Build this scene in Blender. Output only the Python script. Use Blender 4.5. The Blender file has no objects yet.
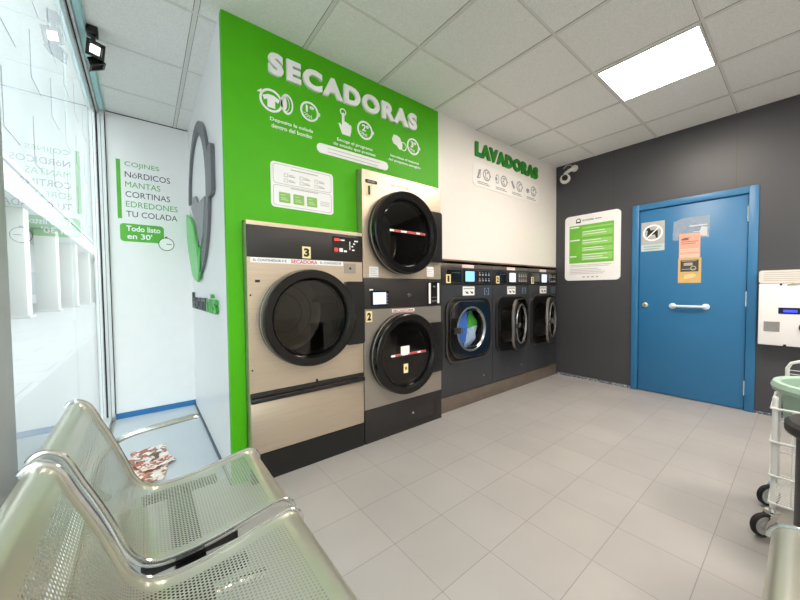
import bpy, bmesh, math, random
from mathutils import Vector, Matrix
random.seed(7)
SC = bpy.context.scene
COL = SC.collection
V = Vector
PI = math.pi

# ------------------------------------------------------------------ camera
F_PX, YAW, PITCH, ROLL, CAM_H = 321.97, 0.9001, -0.0322, -0.0097, 1.18
fw = V((math.cos(YAW)*math.cos(PITCH), math.sin(YAW)*math.cos(PITCH), math.sin(PITCH)))
rt0 = V((math.sin(YAW), -math.cos(YAW), 0)); up0 = rt0.cross(fw)
rt = rt0*math.cos(ROLL) + up0*math.sin(ROLL); up = up0*math.cos(ROLL) - rt0*math.sin(ROLL)
cd = bpy.data.cameras.new('camera'); cam = bpy.data.objects.new('camera', cd); COL.objects.link(cam)
cd.sensor_width = 36; cd.lens = 36*F_PX/800; cd.clip_start = 0.02; cd.clip_end = 300
m = Matrix((rt, up, -fw)).transposed().to_4x4(); m.translation = V((0, 0, CAM_H)); cam.matrix_world = m
SC.camera = cam

# ------------------------------------------------------------------ light and exposure
SC.view_settings.view_transform = 'Standard'; SC.view_settings.look = 'None'
SC.view_settings.gamma = 1; SC.view_settings.use_curve_mapping = False
SC.view_settings.exposure = 0.48
PANEL_STRENGTH = 33.0
PANEL_COLOUR = (1.0, 0.90, 0.79)
w = bpy.data.worlds.new('daylight'); SC.world = w; w.use_nodes = True
bg = w.node_tree.nodes['Background']; bg.inputs[0].default_value = (0.91, 0.96, 1.0, 1); bg.inputs[1].default_value = 5.2
try:
    SC.cycles.max_bounces = 10; SC.cycles.transparent_max_bounces = 24
except Exception: pass

# ------------------------------------------------------------------ materials
def lin(c):
    out = []
    for v in c[:3]:
        v = v/255.0
        out.append(v/12.92 if v <= 0.04045 else ((v+0.055)/1.055)**2.4)
    return out
MATS = {}
def M(name, rgb, rough=0.5, metal=0.0, var=0.05, scale=12.0, bump=0.0, bscale=200.0, emit=0.0, coat=0.0, spec=0.5, stretch=None):
    if name in MATS: return MATS[name]
    mt = bpy.data.materials.new(name); mt.use_nodes = True; MATS[name] = mt
    nt = mt.node_tree; N = nt.nodes; L = nt.links; b = N['Principled BSDF']
    c = lin(rgb)
    b.inputs['Roughness'].default_value = rough; b.inputs['Metallic'].default_value = metal
    b.inputs['Coat Weight'].default_value = coat; b.inputs['Specular IOR Level'].default_value = spec
    tc = N.new('ShaderNodeTexCoord'); nz = N.new('ShaderNodeTexNoise')
    nz.inputs['Scale'].default_value = scale; nz.inputs['Detail'].default_value = 3
    src = tc.outputs['Object']
    if stretch:
        mp = N.new('ShaderNodeMapping'); mp.inputs['Scale'].default_value = stretch
        L.new(src, mp.inputs[0]); src = mp.outputs[0]
    L.new(src, nz.inputs['Vector'])
    rp = N.new('ShaderNodeValToRGB')
    rp.color_ramp.elements[0].position = 0.3; rp.color_ramp.elements[1].position = 0.7
    rp.color_ramp.elements[0].color = [max(0, x*(1-var)) for x in c]+[1]
    rp.color_ramp.elements[1].color = [min(1, x*(1+var)) for x in c]+[1]
    L.new(nz.outputs[0], rp.inputs[0]); L.new(rp.outputs[0], b.inputs['Base Color'])
    if bump:
        n2 = N.new('ShaderNodeTexNoise'); n2.inputs['Scale'].default_value = bscale; L.new(src, n2.inputs['Vector'])
        bp = N.new('ShaderNodeBump'); bp.inputs['Strength'].default_value = bump; bp.inputs['Distance'].default_value = 0.002
        L.new(n2.outputs[0], bp.inputs['Height']); L.new(bp.outputs[0], b.inputs['Normal'])
    if emit:
        b.inputs['Emission Color'].default_value = c+[1]; b.inputs['Emission Strength'].default_value = emit
    return mt

def math_node(nt, op, a, b=None, c=None):
    n = nt.nodes.new('ShaderNodeMath'); n.operation = op
    for i, x in enumerate((a, b, c)):
        if x is None: continue
        if isinstance(x, (int, float)): n.inputs[i].default_value = x
        else: nt.links.new(x, n.inputs[i])
    return n.outputs[0]

def floor_mat():
    mt = M('floor_tiles', (186, 179, 173), rough=0.42, var=0.03, scale=3)
    nt = mt.node_tree; N = nt.nodes; L = nt.links; b = N['Principled BSDF']
    tc = N.new('ShaderNodeTexCoord'); mp = N.new('ShaderNodeMapping'); L.new(tc.outputs['Object'], mp.inputs[0])
    mp.inputs['Location'].default_value = (-0.270, -0.250, 0)
    br = N.new('ShaderNodeTexBrick'); br.offset = 0; br.squash = 1
    br.inputs['Scale'].default_value = 1; br.inputs['Brick Width'].default_value = 0.3045; br.inputs['Row Height'].default_value = 0.3045
    br.inputs['Mortar Size'].default_value = 0.0018; br.inputs['Mortar Smooth'].default_value = 0.2; br.inputs['Bias'].default_value = 0
    br.inputs['Color1'].default_value = lin((184, 180, 177))+[1]; br.inputs['Color2'].default_value = lin((179, 175, 172))+[1]
    br.inputs['Mortar'].default_value = lin((150, 145, 142))+[1]
    L.new(mp.outputs[0], br.inputs['Vector'])
    nz = N.new('ShaderNodeTexNoise'); nz.inputs['Scale'].default_value = 2.5; nz.inputs['Detail'].default_value = 5
    L.new(tc.outputs['Object'], nz.inputs['Vector'])
    mx = N.new('ShaderNodeMix'); mx.data_type = 'RGBA'; mx.blend_type = 'MULTIPLY'; mx.inputs['Factor'].default_value = 0.22
    L.new(br.outputs['Color'], mx.inputs['A']); L.new(nz.outputs[0], mx.inputs['B']); L.new(mx.outputs['Result'], b.inputs['Base Color'])
    bp = N.new('ShaderNodeBump'); bp.inputs['Strength'].default_value = 0.3; bp.inputs['Distance'].default_value = 0.002; bp.invert = True
    L.new(br.outputs['Fac'], bp.inputs['Height']); L.new(bp.outputs[0], b.inputs['Normal'])
    return mt

def glass_mat(name='pane_glass', tint=(0.93, 0.97, 0.96), ior=1.5):
    mt = bpy.data.materials.new(name); mt.use_nodes = True; nt = mt.node_tree; N = nt.nodes; L = nt.links
    N.remove(N['Principled BSDF']); out = N['Material Output']
    tr = N.new('ShaderNodeBsdfTransparent'); tr.inputs[0].default_value = (*tint, 1)
    gl = N.new('ShaderNodeBsdfGlossy'); gl.inputs['Roughness'].default_value = 0.0; gl.inputs[0].default_value = (1, 1, 1, 1)
    fr = N.new('ShaderNodeFresnel'); fr.inputs[0].default_value = ior
    ge = N.new('ShaderNodeNewGeometry')
    f = math_node(nt, 'MULTIPLY', fr.outputs[0], math_node(nt, 'SUBTRACT', 1.0, ge.outputs['Backfacing']))
    mx = N.new('ShaderNodeMixShader'); L.new(f, mx.inputs[0]); L.new(tr.outputs[0], mx.inputs[1]); L.new(gl.outputs[0], mx.inputs[2])
    L.new(mx.outputs[0], out.inputs[0]); MATS[name] = mt
    return mt

def perforated_mat(wid, length):
    mt = M('perforated_steel', (204, 204, 190), rough=0.28, metal=0.7, var=0.03, scale=6)
    nt = mt.node_tree; N = nt.nodes; L = nt.links; out = N['Material Output']; b = N['Principled BSDF']
    uv = N.new('ShaderNodeUVMap'); sp = N.new('ShaderNodeSeparateXYZ'); L.new(uv.outputs[0], sp.inputs[0])
    u, v = sp.outputs[0], sp.outputs[1]
    p = 0.0105; q = p*1.732
    def lattice(off):
        a = math_node(nt, 'MULTIPLY', math_node(nt, 'SUBTRACT', math_node(nt, 'FRACT', math_node(nt, 'ADD', math_node(nt, 'DIVIDE', u, p), off)), 0.5), p)
        c = math_node(nt, 'MULTIPLY', math_node(nt, 'SUBTRACT', math_node(nt, 'FRACT', math_node(nt, 'ADD', math_node(nt, 'DIVIDE', v, q), off)), 0.5), q)
        return math_node(nt, 'SQRT', math_node(nt, 'ADD', math_node(nt, 'MULTIPLY', a, a), math_node(nt, 'MULTIPLY', c, c)))
    d = math_node(nt, 'MINIMUM', lattice(0.0), lattice(0.5))
    hole = math_node(nt, 'LESS_THAN', d, 0.0032)
    def inside(x, lo, hi): return math_node(nt, 'MULTIPLY', math_node(nt, 'GREATER_THAN', x, lo), math_node(nt, 'LESS_THAN', x, hi))
    fac = math_node(nt, 'MULTIPLY', hole, math_node(nt, 'MULTIPLY', inside(u, 0.035, wid-0.035), inside(v, 0.10, length-0.115)))
    tr = N.new('ShaderNodeBsdfTransparent'); mx = N.new('ShaderNodeMixShader')
    L.new(fac, mx.inputs[0]); L.new(b.outputs[0], mx.inputs[1]); L.new(tr.outputs[0], mx.inputs[2]); L.new(mx.outputs[0], out.inputs[0])
    return mt

def blotch_mat(name, cols, scale=18, rough=0.5):
    mt = bpy.data.materials.new(name); mt.use_nodes = True; nt = mt.node_tree; N = nt.nodes; L = nt.links; b = N['Principled BSDF']
    b.inputs['Roughness'].default_value = rough
    tc = N.new('ShaderNodeTexCoord'); vo = N.new('ShaderNodeTexVoronoi'); vo.inputs['Scale'].default_value = scale
    nz = N.new('ShaderNodeTexNoise'); nz.inputs['Scale'].default_value = scale*0.6; L.new(tc.outputs['Object'], nz.inputs[0])
    mix = N.new('ShaderNodeMix'); mix.data_type = 'RGBA'; mix.inputs['Factor'].default_value = 0.25
    L.new(tc.outputs['Object'], mix.inputs['A']); L.new(nz.outputs[1], mix.inputs['B']); L.new(mix.outputs['Result'], vo.inputs['Vector'])
    sp = N.new('ShaderNodeSeparateColor'); L.new(vo.outputs['Color'], sp.inputs[0])
    rp = N.new('ShaderNodeValToRGB'); rp.color_ramp.interpolation = 'CONSTANT'
    while len(rp.color_ramp.elements) < len(cols): rp.color_ramp.elements.new(0.5)
    for i, c in enumerate(cols):
        rp.color_ramp.elements[i].position = i/len(cols); rp.color_ramp.elements[i].color = lin(c)+[1]
    L.new(sp.outputs[0], rp.inputs[0]); L.new(rp.outputs[0], b.inputs['Base Color']); MATS[name] = mt
    return mt

GREEN = M('green_wall_paint', (76, 178, 0), rough=0.5, var=0.02, spec=0.3)
WHITE = M('white_panel', (238, 237, 236), rough=0.35, var=0.01)
WHITEP = M('white_plaster', (232, 230, 226), rough=0.6, var=0.01)
DARKW = M('charcoal_wall_panel', (67, 67, 71), rough=0.42, var=0.05, scale=2)
BLUE = M('blue_door_paint', (44, 112, 160), rough=0.4, var=0.03, scale=3)
STEEL = M('brushed_steel', (208, 192, 171), rough=0.38, metal=0.75, var=0.05, scale=8, stretch=(0.6, 1, 25))
STEELD = M('grey_steel', (172, 164, 154), rough=0.36, metal=0.7, var=0.05, scale=8, stretch=(0.6, 1, 25))
CHROME = M('chrome', (225, 225, 222), rough=0.12, metal=1.0, var=0.02)
BLACK = M('black_plastic', (22, 21, 21), rough=0.35, var=0.1)
BLACKG = M('black_gloss', (14, 13, 13), rough=0.12, var=0.1, coat=0.5)
DARKP = M('dark_grey_panel', (38, 34, 33), rough=0.45, var=0.06)
ANTH = M('anthracite_metal', (66, 68, 72), rough=0.38, metal=0.35, var=0.05)
TAUPE = M('taupe_plinth', (122, 110, 100), rough=0.4, metal=0.4, var=0.08)
PRINTW = M('white_print', (245, 244, 244), rough=0.5, var=0.01)
PRINTG = M('green_print', (88, 178, 52), rough=0.5, var=0.02)
PRINTDG = M('dark_green_letter', (20, 128, 16), rough=0.35, var=0.03)
PRINTD = M('dark_grey_print', (66, 66, 72), rough=0.5, var=0.02)
PRINTM = M('mid_grey_print', (150, 150, 150), rough=0.5, var=0.02)
PRINTL = M('pale_grey_print', (188, 182, 176), rough=0.5, var=0.02)
PRINTR = M('red_print', (206, 40, 44), rough=0.5, var=0.02)
YELLOW = M('yellow_plate', (250, 232, 170), rough=0.5, var=0.03)
LETW = M('white_letter', (250, 247, 247), rough=0.4, var=0.01)
DRUM = M('steel_drum', (150, 146, 140), rough=0.3, metal=0.9, var=0.2, scale=60)
SCREEN = M('blue_screen', (120, 180, 235), rough=0.3, var=0.15, scale=60, emit=0.8)
SCREENW = M('pale_screen', (190, 205, 230), rough=0.3, var=0.12, scale=60, emit=0.7)
LEDB = M('blue_led_display', (60, 70, 220), rough=0.3, var=0.2, emit=0.8)
DISPB = M('navy_display', (16, 20, 70), rough=0.2, var=0.05)
LEDR = M('red_led', (230, 60, 60), rough=0.4, var=0.05, emit=0.4)
ALU = M('pale_aluminium', (226, 228, 228), rough=0.4, metal=0.1, var=0.02)
ALUG = M('grey_aluminium', (172, 174, 172), rough=0.4, metal=0.4, var=0.04)
TEAL = M('teal_film', (176, 218, 220), rough=0.35, var=0.08, scale=30)
GASKET = M('black_gasket', (30, 30, 32), rough=0.7)
TILEC = M('ceiling_tile', (238, 236, 234), rough=0.8, var=0.09, scale=150, bump=0.4, bscale=320)
TBAR = M('ceiling_bar', (222, 219, 215), rough=0.5, var=0.01)
WIREW = M('white_coated_wire', (236, 236, 234), rough=0.35, var=0.02)
TUBG = M('green_tub_plastic', (168, 194, 178), rough=0.45, var=0.03)
RUBBER = M('black_rubber', (28, 28, 28), rough=0.7)
CREAMP = M('cream_plastic', (232, 228, 224), rough=0.4, var=0.02)
KIOSKW = M('white_enamel', (240, 238, 238), rough=0.3, var=0.01)
ORANGEP = M('orange_paper', (234, 168, 148), rough=0.7, var=0.04)
AMBERP = M('amber_paper', (212, 176, 114), rough=0.7, var=0.06)
GREYST = M('grey_sticker', (178, 178, 176), rough=0.5, var=0.03)
GLASS = glass_mat()
DARKGLASS = glass_mat('dryer_glass', (0.50, 0.48, 0.46), 1.5)
def sleeve_mat():
    mt = M('clear_sleeve', (206, 214, 222), rough=0.2, var=0.1, scale=15)
    nt = mt.node_tree; N = nt.nodes; tr = N.new('ShaderNodeBsdfTransparent'); mx = N.new('ShaderNodeMixShader'); nz = N.new('ShaderNodeTexNoise'); nz.inputs['Scale'].default_value = 9
    nt.links.new(math_node(nt, 'MULTIPLY', nz.outputs[0], 0.55), mx.inputs[0]); nt.links.new(tr.outputs[0], mx.inputs[1]); nt.links.new(N['Principled BSDF'].outputs[0], mx.inputs[2]); nt.links.new(mx.outputs[0], N['Material Output'].inputs[0])
    return mt
SLEEVE = sleeve_mat()

# ------------------------------------------------------------------ mesh helpers
class Fr:                       # a frame: origin, right, up (normal = right x up)
    def __init__(s, o=(0, 0, 0), r=(1, 0, 0), u=(0, 1, 0)):
        s.o = V(o); s.r = V(r).normalized(); s.u = V(u).normalized(); s.n = s.r.cross(s.u)
    def __call__(s, x, y, z=0): return s.o + s.r*x + s.u*y + s.n*z
WF = Fr()
def back(y): return Fr((0, y, 0), (1, 0, 0), (0, 0, 1))            # faces the room (-Y); x = world X, y = world Z, z = out of the wall
def side(x): return Fr((x, 0, 0), (0, -1, 0), (0, 0, 1))           # faces -X; x = -world Y

class MB:
    def __init__(s, fr=WF): s.bm = bmesh.new(); s.fr = fr; s.smooth = None; s.uv = None
    def f(s, fr): s.fr = fr; return s
    def face(s, vs):
        try: return s.bm.faces.new(vs)
        except ValueError: return None
    def v(s, x, y, z=0): return s.bm.verts.new(s.fr(x, y, z))
    def box(s, x0, x1, y0, y1, z0, z1, bev=0):
        x0, x1 = sorted((x0, x1)); y0, y1 = sorted((y0, y1)); z0, z1 = sorted((z0, z1))
        c = [s.v(x, y, z) for z in (z0, z1) for y in (y0, y1) for x in (x0, x1)]
        fs = [s.face([c[i] for i in q]) for q in ((0, 2, 3, 1), (4, 5, 7, 6), (0, 1, 5, 4), (2, 6, 7, 3), (0, 4, 6, 2), (1, 3, 7, 5))]
        if bev:
            es = list({e for f in fs for e in f.edges})
            bmesh.ops.bevel(s.bm, geom=es, offset=bev, segments=2, affect='EDGES', profile=0.5)
        return s
    def prism(s, poly, z0, z1, holes=None):
        n = len(poly); a = [s.v(x, y, z0) for x, y in poly]; b = [s.v(x, y, z1) for x, y in poly]
        s.face(b); s.face(a[::-1])
        for i in range(n): s.face([a[i], a[(i+1) % n], b[(i+1) % n], b[i]])
        return s
    def loopring(s, outer, inner, z0, z1):                          # ring between two loops with the same count
        n = len(outer)
        o0 = [s.v(x, y, z0) for x, y in outer]; o1 = [s.v(x, y, z1) for x, y in outer]
        i0 = [s.v(x, y, z0) for x, y in inner]; i1 = [s.v(x, y, z1) for x, y in inner]
        for k in range(n):
            j = (k+1) % n
            s.face([o1[k], o1[j], i1[j], i1[k]]); s.face([o0[k], i0[k], i0[j], o0[j]])
            s.face([o0[k], o0[j], o1[j], o1[k]]); s.face([i0[k], i1[k], i1[j], i0[j]])
        return s
    def ring(s, cx, cy, r1, r0, z0, z1, seg=40, sx=1.0):
        o = [(cx+r1*sx*math.cos(2*PI*i/seg), cy+r1*math.sin(2*PI*i/seg)) for i in range(seg)]
        k = [(cx+r0*sx*math.cos(2*PI*i/seg), cy+r0*math.sin(2*PI*i/seg)) for i in range(seg)]
        return s.loopring(o, k, z0, z1)
    def disc(s, cx, cy, r, z0, z1, seg=40, sx=1.0):
        return s.prism([(cx+r*sx*math.cos(2*PI*i/seg), cy+r*math.sin(2*PI*i/seg)) for i in range(seg)], z0, z1)
    def lathe(s, cx, cy, prof, seg=48, close=False):
        rows = []
        for r, z in prof:
            if r < 1e-6: rows.append([s.v(cx, cy, z)])
            else: rows.append([s.v(cx+r*math.cos(2*PI*i/seg), cy+r*math.sin(2*PI*i/seg), z) for i in range(seg)])
        pairs = list(zip(rows, rows[1:])) + ([(rows[-1], rows[0])] if close else [])
        for a, b in pairs:
            for i in range(seg):
                j = (i+1) % seg
                if len(a) == 1 and len(b) == 1: break
                if len(a) == 1: s.face([a[0], b[j], b[i]])
                elif len(b) == 1: s.face([a[i], a[j], b[0]])
                else: s.face([a[i], a[j], b[j], b[i]])
        return s
    def tube(s, pts, r, seg=10, cap=True, closed=False, flat=1.0):
        P = [s.fr(*p) for p in pts]; n = len(P); rows = []; prev = None
        for i in range(n):
            if closed: t = P[(i+1) % n]-P[i-1]
            else: t = P[min(i+1, n-1)]-P[max(i-1, 0)]
            t.normalize()
            if prev is None:
                a = V((0, 0, 1)) if abs(t.z) < 0.9 else V((0, 1, 0)); a = (a - t*a.dot(t)).normalized()
            else: a = (prev - t*prev.dot(t)).normalized()
            prev = a; b = t.cross(a)
            rows.append([s.bm.verts.new(P[i] + a*(r*flat*math.cos(2*PI*k/seg)) + b*(r*math.sin(2*PI*k/seg))) for k in range(seg)])
        pr = list(zip(rows, rows[1:])) + ([(rows[-1], rows[0])] if closed else [])
        for a, b in pr:
            for k in range(seg):
                j = (k+1) % seg; s.face([a[k], a[j], b[j], b[k]])
        if cap and not closed: s.face(rows[0][::-1]); s.face(rows[-1])
        return s
    def panel_hole(s, x0, x1, y0, y1, cx, cy, r, z0, z1, seg=64):
        outer = []; inner = []
        for i in range(seg):
            a = 2*PI*(i+0.5)/seg; c, d = math.cos(a), math.sin(a)
            t = min(((x1-cx) if c > 0 else (x0-cx))/c, ((y1-cy) if d > 0 else (y0-cy))/d)
            outer.append([cx+c*t, cy+d*t]); inner.append((cx+r*c, cy+r*d))
        for X in (x0, x1):
            for Y in (y0, y1):
                k = min(range(seg), key=lambda i: (outer[i][0]-X)**2+(outer[i][1]-Y)**2); outer[k] = [X, Y]
        return s.loopring(outer, inner, z0, z1)
    def mesh(s, vs, ps, fn):
        q = [s.bm.verts.new(fn(p)) for p in vs]
        for p in ps: s.face([q[i] for i in p])
        return s
    def text(s, body, x0, x1, y0, y1, z0=0.0006, depth=0.0006, bold=0.0, keep=False):
        vs, ps, (a, b, c, d) = text_mesh(body, bold)
        sx = (x1-x0)/(b-a); sy = (y1-y0)/(d-c)
        if keep: sx = sy
        return s.mesh(vs, ps, lambda p: s.fr(x0+(p[0]-a)*sx, y0+(p[1]-c)*sy, z0+p[2]*depth))
    def build(s, name, mat, parent=None, smooth=35, uv=False):
        bmesh.ops.recalc_face_normals(s.bm, faces=s.bm.faces)
        me = bpy.data.meshes.new(name)
        org = root_loc(parent) if parent else V((0, 0, 0))
        if org.length: bmesh.ops.translate(s.bm, verts=s.bm.verts, vec=-org)
        s.bm.to_mesh(me); s.bm.free()
        me.materials.append(mat)
        if smooth:
            for p in me.polygons: p.use_smooth = True
            me.set_sharp_from_angle(angle=math.radians(smooth))
        o = bpy.data.objects.new(name, me); COL.objects.link(o)
        if parent: o.parent = parent
        return o

def root_loc(o):
    while o.parent: o = o.parent
    return V(o.location)

TXT = {}
def text_mesh(body, bold, space=1.0):
    key = (body, bold, space)
    if key in TXT: return TXT[key]
    cu = bpy.data.curves.new('txt', 'FONT'); cu.body = body; cu.size = 1; cu.extrude = 0.5; cu.offset = bold; cu.resolution_u = 4; cu.space_character = space
    cu.fill_mode = 'BOTH'
    ob = bpy.data.objects.new('txt', cu); COL.objects.link(ob)
    dg = bpy.context.evaluated_depsgraph_get(); me = bpy.data.meshes.new_from_object(ob.evaluated_get(dg))
    vs = [(v.co.x, v.co.y, v.co.z+0.5) for v in me.vertices]; ps = [tuple(p.vertices) for p in me.polygons]
    COL.objects.unlink(ob); bpy.data.objects.remove(ob); bpy.data.curves.remove(cu); bpy.data.meshes.remove(me)
    xs = [v[0] for v in vs]; ys = [v[1] for v in vs]
    TXT[key] = (vs, ps, (min(xs), max(xs), min(ys), max(ys)))
    return TXT[key]

def letters(body, fr, x0, x1, y0, y1, depth, mat, parent, bold):
    vs, ps, (a, b, c, d) = text_mesh(body, bold, 1.22)
    me = bpy.data.meshes.new('t'); bm = bmesh.new()
    q = [bm.verts.new(v) for v in vs]
    for p in ps:
        try: bm.faces.new([q[i] for i in p])
        except ValueError: pass
    bmesh.ops.remove_doubles(bm, verts=bm.verts, dist=1e-5)
    seen = set(); isl = []
    for v0 in bm.verts:
        if v0 in seen: continue
        st = [v0]; comp = []; seen.add(v0)
        while st:
            v = st.pop(); comp.append(v)
            for e in v.link_edges:
                o = e.other_vert(v)
                if o not in seen: seen.add(o); st.append(o)
        isl.append(comp)
    isl.sort(key=lambda k: min(v.co.x for v in k))
    for comp in isl:
        sset = set(comp); idx = {v: i for i, v in enumerate(comp)}
        fs = [[idx[v] for v in f.verts] for f in bm.faces if f.verts[0] in sset]
        mb = MB(fr)
        mb.mesh([tuple(v.co) for v in comp], fs, lambda p: fr(x0+(p[0]-a)*(x1-x0)/(b-a), y0+(p[1]-c)*(y1-y0)/(d-c), 0.001+p[2]*depth))
        mb.build('letter', mat, parent, smooth=30)
    bm.free(); bpy.data.meshes.remove(me)

def rrect(x0, x1, y0, y1, r, seg=6):
    pts = []
    for cx, cy, a0 in ((x1-r, y1-r, 0), (x0+r, y1-r, 90), (x0+r, y0+r, 180), (x1-r, y0+r, 270)):
        for i in range(seg+1):
            a = math.radians(a0+90*i/seg); pts.append((cx+r*math.cos(a), cy+r*math.sin(a)))
    return pts

def thing(name, label, cat, loc=(0, 0, 0), group=None):
    o = bpy.data.objects.new(name, None); COL.objects.link(o); o.location = loc; o.empty_display_size = 0.1
    o['label'] = label; o['category'] = cat
    if group: o['group'] = group
    return o
def tag(o, label, cat, group=None):
    o['label'] = label; o['category'] = cat
    if group: o['group'] = group
    return o
def struct(o, label=None):
    o['kind'] = 'structure'
    if label: o['label'] = label
    return o

# ------------------------------------------------------------------ dimensions (metres)
H = 2.816; YW = 2.138; YF = 2.064; YP = 2.1164; XD = 4.431; XS = 0.39; YN = 3.945; XG = -0.295; YB = -2.6
XM = 2.165

# ================================================================== THE SETTING
b = MB(); b.box(-0.33, XD+0.15, YB-0.1, 4.1, -0.1, 0)
struct(b.build('floor', floor_mat(), smooth=0))
b = MB(); b.box(-0.33, XD+0.15, YB-0.1, 4.1, H, H+0.08)
struct(b.build('ceiling', TILEC, smooth=0))
# T-bars: pitch 0.6 m, joints seen at x=0.28, 0.90, 1.51 ... and y=0.42, 1.05, 1.66 ...
b = MB()
xs = [0.28+0.613*i for i in range(-0, 7)]; ys = [0.425+0.6125*i for i in range(-4, 6)]
for x in xs: b.box(x-0.012, x+0.012, YB, YN if x < XS else YW, H-0.004, H)
for y in ys: b.box(XG+0.05, XD if y < YW else XS, y-0.008, y+0.008, H-0.0035, H)
struct(b.build('trim_1', TBAR, smooth=0), 'pale T-bars of the suspended ceiling grid')
b = MB()  # thin strips coloured as the shadow beside each ceiling bar
for x in xs:
    b.box(x-0.0150, x-0.012, YB, YN if x < XS else YW, H-0.0015, H-0.0001); b.box(x+0.012, x+0.0150, YB, YN if x < XS else YW, H-0.0015, H-0.0001)
for y in ys: b.box(XG+0.05, XD if y < YW else XS, y+0.008, y+0.011, H-0.0015, H-0.0001)
struct(b.build('trim_2', M('joint_shadow_gap', (120, 116, 112), rough=0.8), smooth=0), 'grey strips painted as shadow along the ceiling bars')

# machine wall: green part with cut-outs for the dryers, white part above the washers
b = MB(back(YW))
for q in ((XS, 0.476, 0, 1.612), (XS, 1.283, 1.612, H), (1.283, 2.118, 2.095, H), (2.118, XM, 0, H)): b.box(*q, -0.05, 0)
struct(b.build('wall_back', GREEN, smooth=0))
b = MB(back(YW)); b.box(XM, XD, 1.468, H, -0.05, 0)
struct(b.build('wall_back_white', M('cream_white_panel', (236, 230, 224), rough=0.35, var=0.01), smooth=0))
b = MB(back(YW)); b.box(XM, XD, 1.452, 1.4675, -0.05, 0)
struct(b.build('trim_3', M('brown_edge', (112, 84, 60), rough=0.5), smooth=0), 'brown edge under the white panel')
b = MB(); b.box(XS+0.05, XD, 3.0, 3.06, 0, H)
struct(b.build('wall_recess', WHITEP, smooth=0))
b = MB(); b.box(XS, XS+0.04, YW+0.051, YN, 0, H)
struct(b.build('wall_left_niche', WHITE, smooth=0))
b = MB(); b.box(XS, XS+0.0395, YW-0.001, YW+0.0505, 0, H)
b = MB(); b.box(XG-0.04, XS+0.04, YN, YN+0.06, 0, H)
struct(b.build('wall_niche_end', WHITE, smooth=0))
b = MB(); b.box(XG+0.06, XS, YN-0.012, YN, 0, 0.055)
struct(b.build('baseboard_niche', M('blue_skirting', (38, 112, 168), rough=0.5), smooth=0))
b = MB(); b.box(XS-0.012, XS, YW+0.02, YN-0.013, 0, 0.02)
struct(b.build('baseboard_niche_side', M('dark_joint', (90, 100, 110), rough=0.6), smooth=0))

b = MB(); b.box(XG+0.06, XS-0.013, 2.25, YN-0.013, 0.0005, 0.004)
struct(b.build('floor_niche', M('pale_vinyl', (196, 203, 208), rough=0.35, var=0.03, scale=2), smooth=0), 'smooth pale blue grey floor of the niche')

def dark_wall_mat():
    mt = DARKW; nt = mt.node_tree; N = nt.nodes; L = nt.links; b = N['Principled BSDF']
    tc = N.new('ShaderNodeTexCoord'); sp = N.new('ShaderNodeSeparateXYZ'); L.new(tc.outputs['Object'], sp.inputs[0])
    f = math_node(nt, 'LESS_THAN', math_node(nt, 'ABSOLUTE', math_node(nt, 'SUBTRACT', math_node(nt, 'FRACT', math_node(nt, 'DIVIDE', math_node(nt, 'ADD', sp.outputs[1], 8.0-0.27+0.51), 1.02)), 0.5)), 0.0022)
    mx = N.new('ShaderNodeMix'); mx.data_type = 'RGBA'; mx.inputs['B'].default_value = lin((58, 54, 53))+[1]
    old = b.inputs['Base Color'].links[0].from_socket; L.new(f, mx.inputs['Factor']); L.new(old, mx.inputs['A']); L.new(mx.outputs['Result'], b.inputs['Base Color'])
dark_wall_mat()
b = MB()
DY0, DY1, DZ = 0.279, 1.254, 2.108
b.box(XD, XD+0.1, DY1, 3.06, 0, H); b.box(XD, XD+0.1, YB, DY0, 0, H); b.box(XD, XD+0.1, DY0, DY1, DZ, H)
struct(b.build('wall_right', DARKW, smooth=0))
b = MB(); b.box(-0.33, XD+0.1, YB-0.1, YB, 0, H)
struct(b.build('wall_front', WHITEP, smooth=0))
skirt = blotch_mat('chipped_skirting', [(70, 84, 104), (84, 92, 106), (60, 74, 98), (96, 104, 116), (228, 230, 234)], 60, 0.6)
b = MB(); b.box(XD-0.010, XD, DY1+0.002, YP-0.01, 0, 0.028); b.box(XD-0.010, XD, YB, DY0-0.002, 0, 0.022)
struct(b.build('baseboard_right', skirt, smooth=0))

# glazed facade: panes, frame, gasket, teal film
for i, (y0, y1) in enumerate(((-2.55, 1.05), (1.33, 2.42), (2.424, YN-0.05))):
    b = MB(); b.box(XG-0.005, XG+0.005, y0, y1, 0.05, H-0.075)
    struct(b.build('window_%d' % (i+1), GLASS, smooth=0))
b = MB()
b.box(XG-0.012, XG+0.020, YB, YN, H-0.05, H-0.001, 0.002)
b.box(XG-0.03, XG+0.03, YB, YN, 0, 0.05, 0.002)
b.box(XG-0.012, XG+0.055, YN-0.045, YN-0.001, 0.05, H-0.05, 0.002)
struct(b.build('trim_4', ALU), 'pale aluminium frame of the glazed front')
b = MB()
b.box(XG-0.006, XG+0.008, 1.33, YN-0.046, H-0.060, H-0.0505)
b.box(XG-0.006, XG+0.010, YN-0.0505, YN-0.0455, 0.05, H-0.06); b.box(XG+0.030, XG+0.0325, YN-0.047, YN-0.0452, 0.05, H-0.06)
b.box(XG+0.056, XG+0.060, YN-0.004, YN-0.0005, 0.056, H-0.01); b.box(XG+0.064, XS-0.001, YN-0.004, YN-0.0005, H-0.008, H-0.001)
struct(b.build('trim_5', GASKET, smooth=0), 'black gasket lines of the glazed front')
b = MB(); b.box(XG+0.023, XG+0.056, YB, YN-0.05, H-0.03, H-0.0045); b.box(XG+0.056, XG+0.064, YB, YN-0.05, H-0.014, H-0.0045)
struct(b.build('trim_6', TEAL, smooth=0), 'teal strip where the glazing meets the ceiling')
b = MB(); b.box(XG-0.05, XG+0.018, 1.06, 1.302, 0, H-0.052, 0.004)
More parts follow.
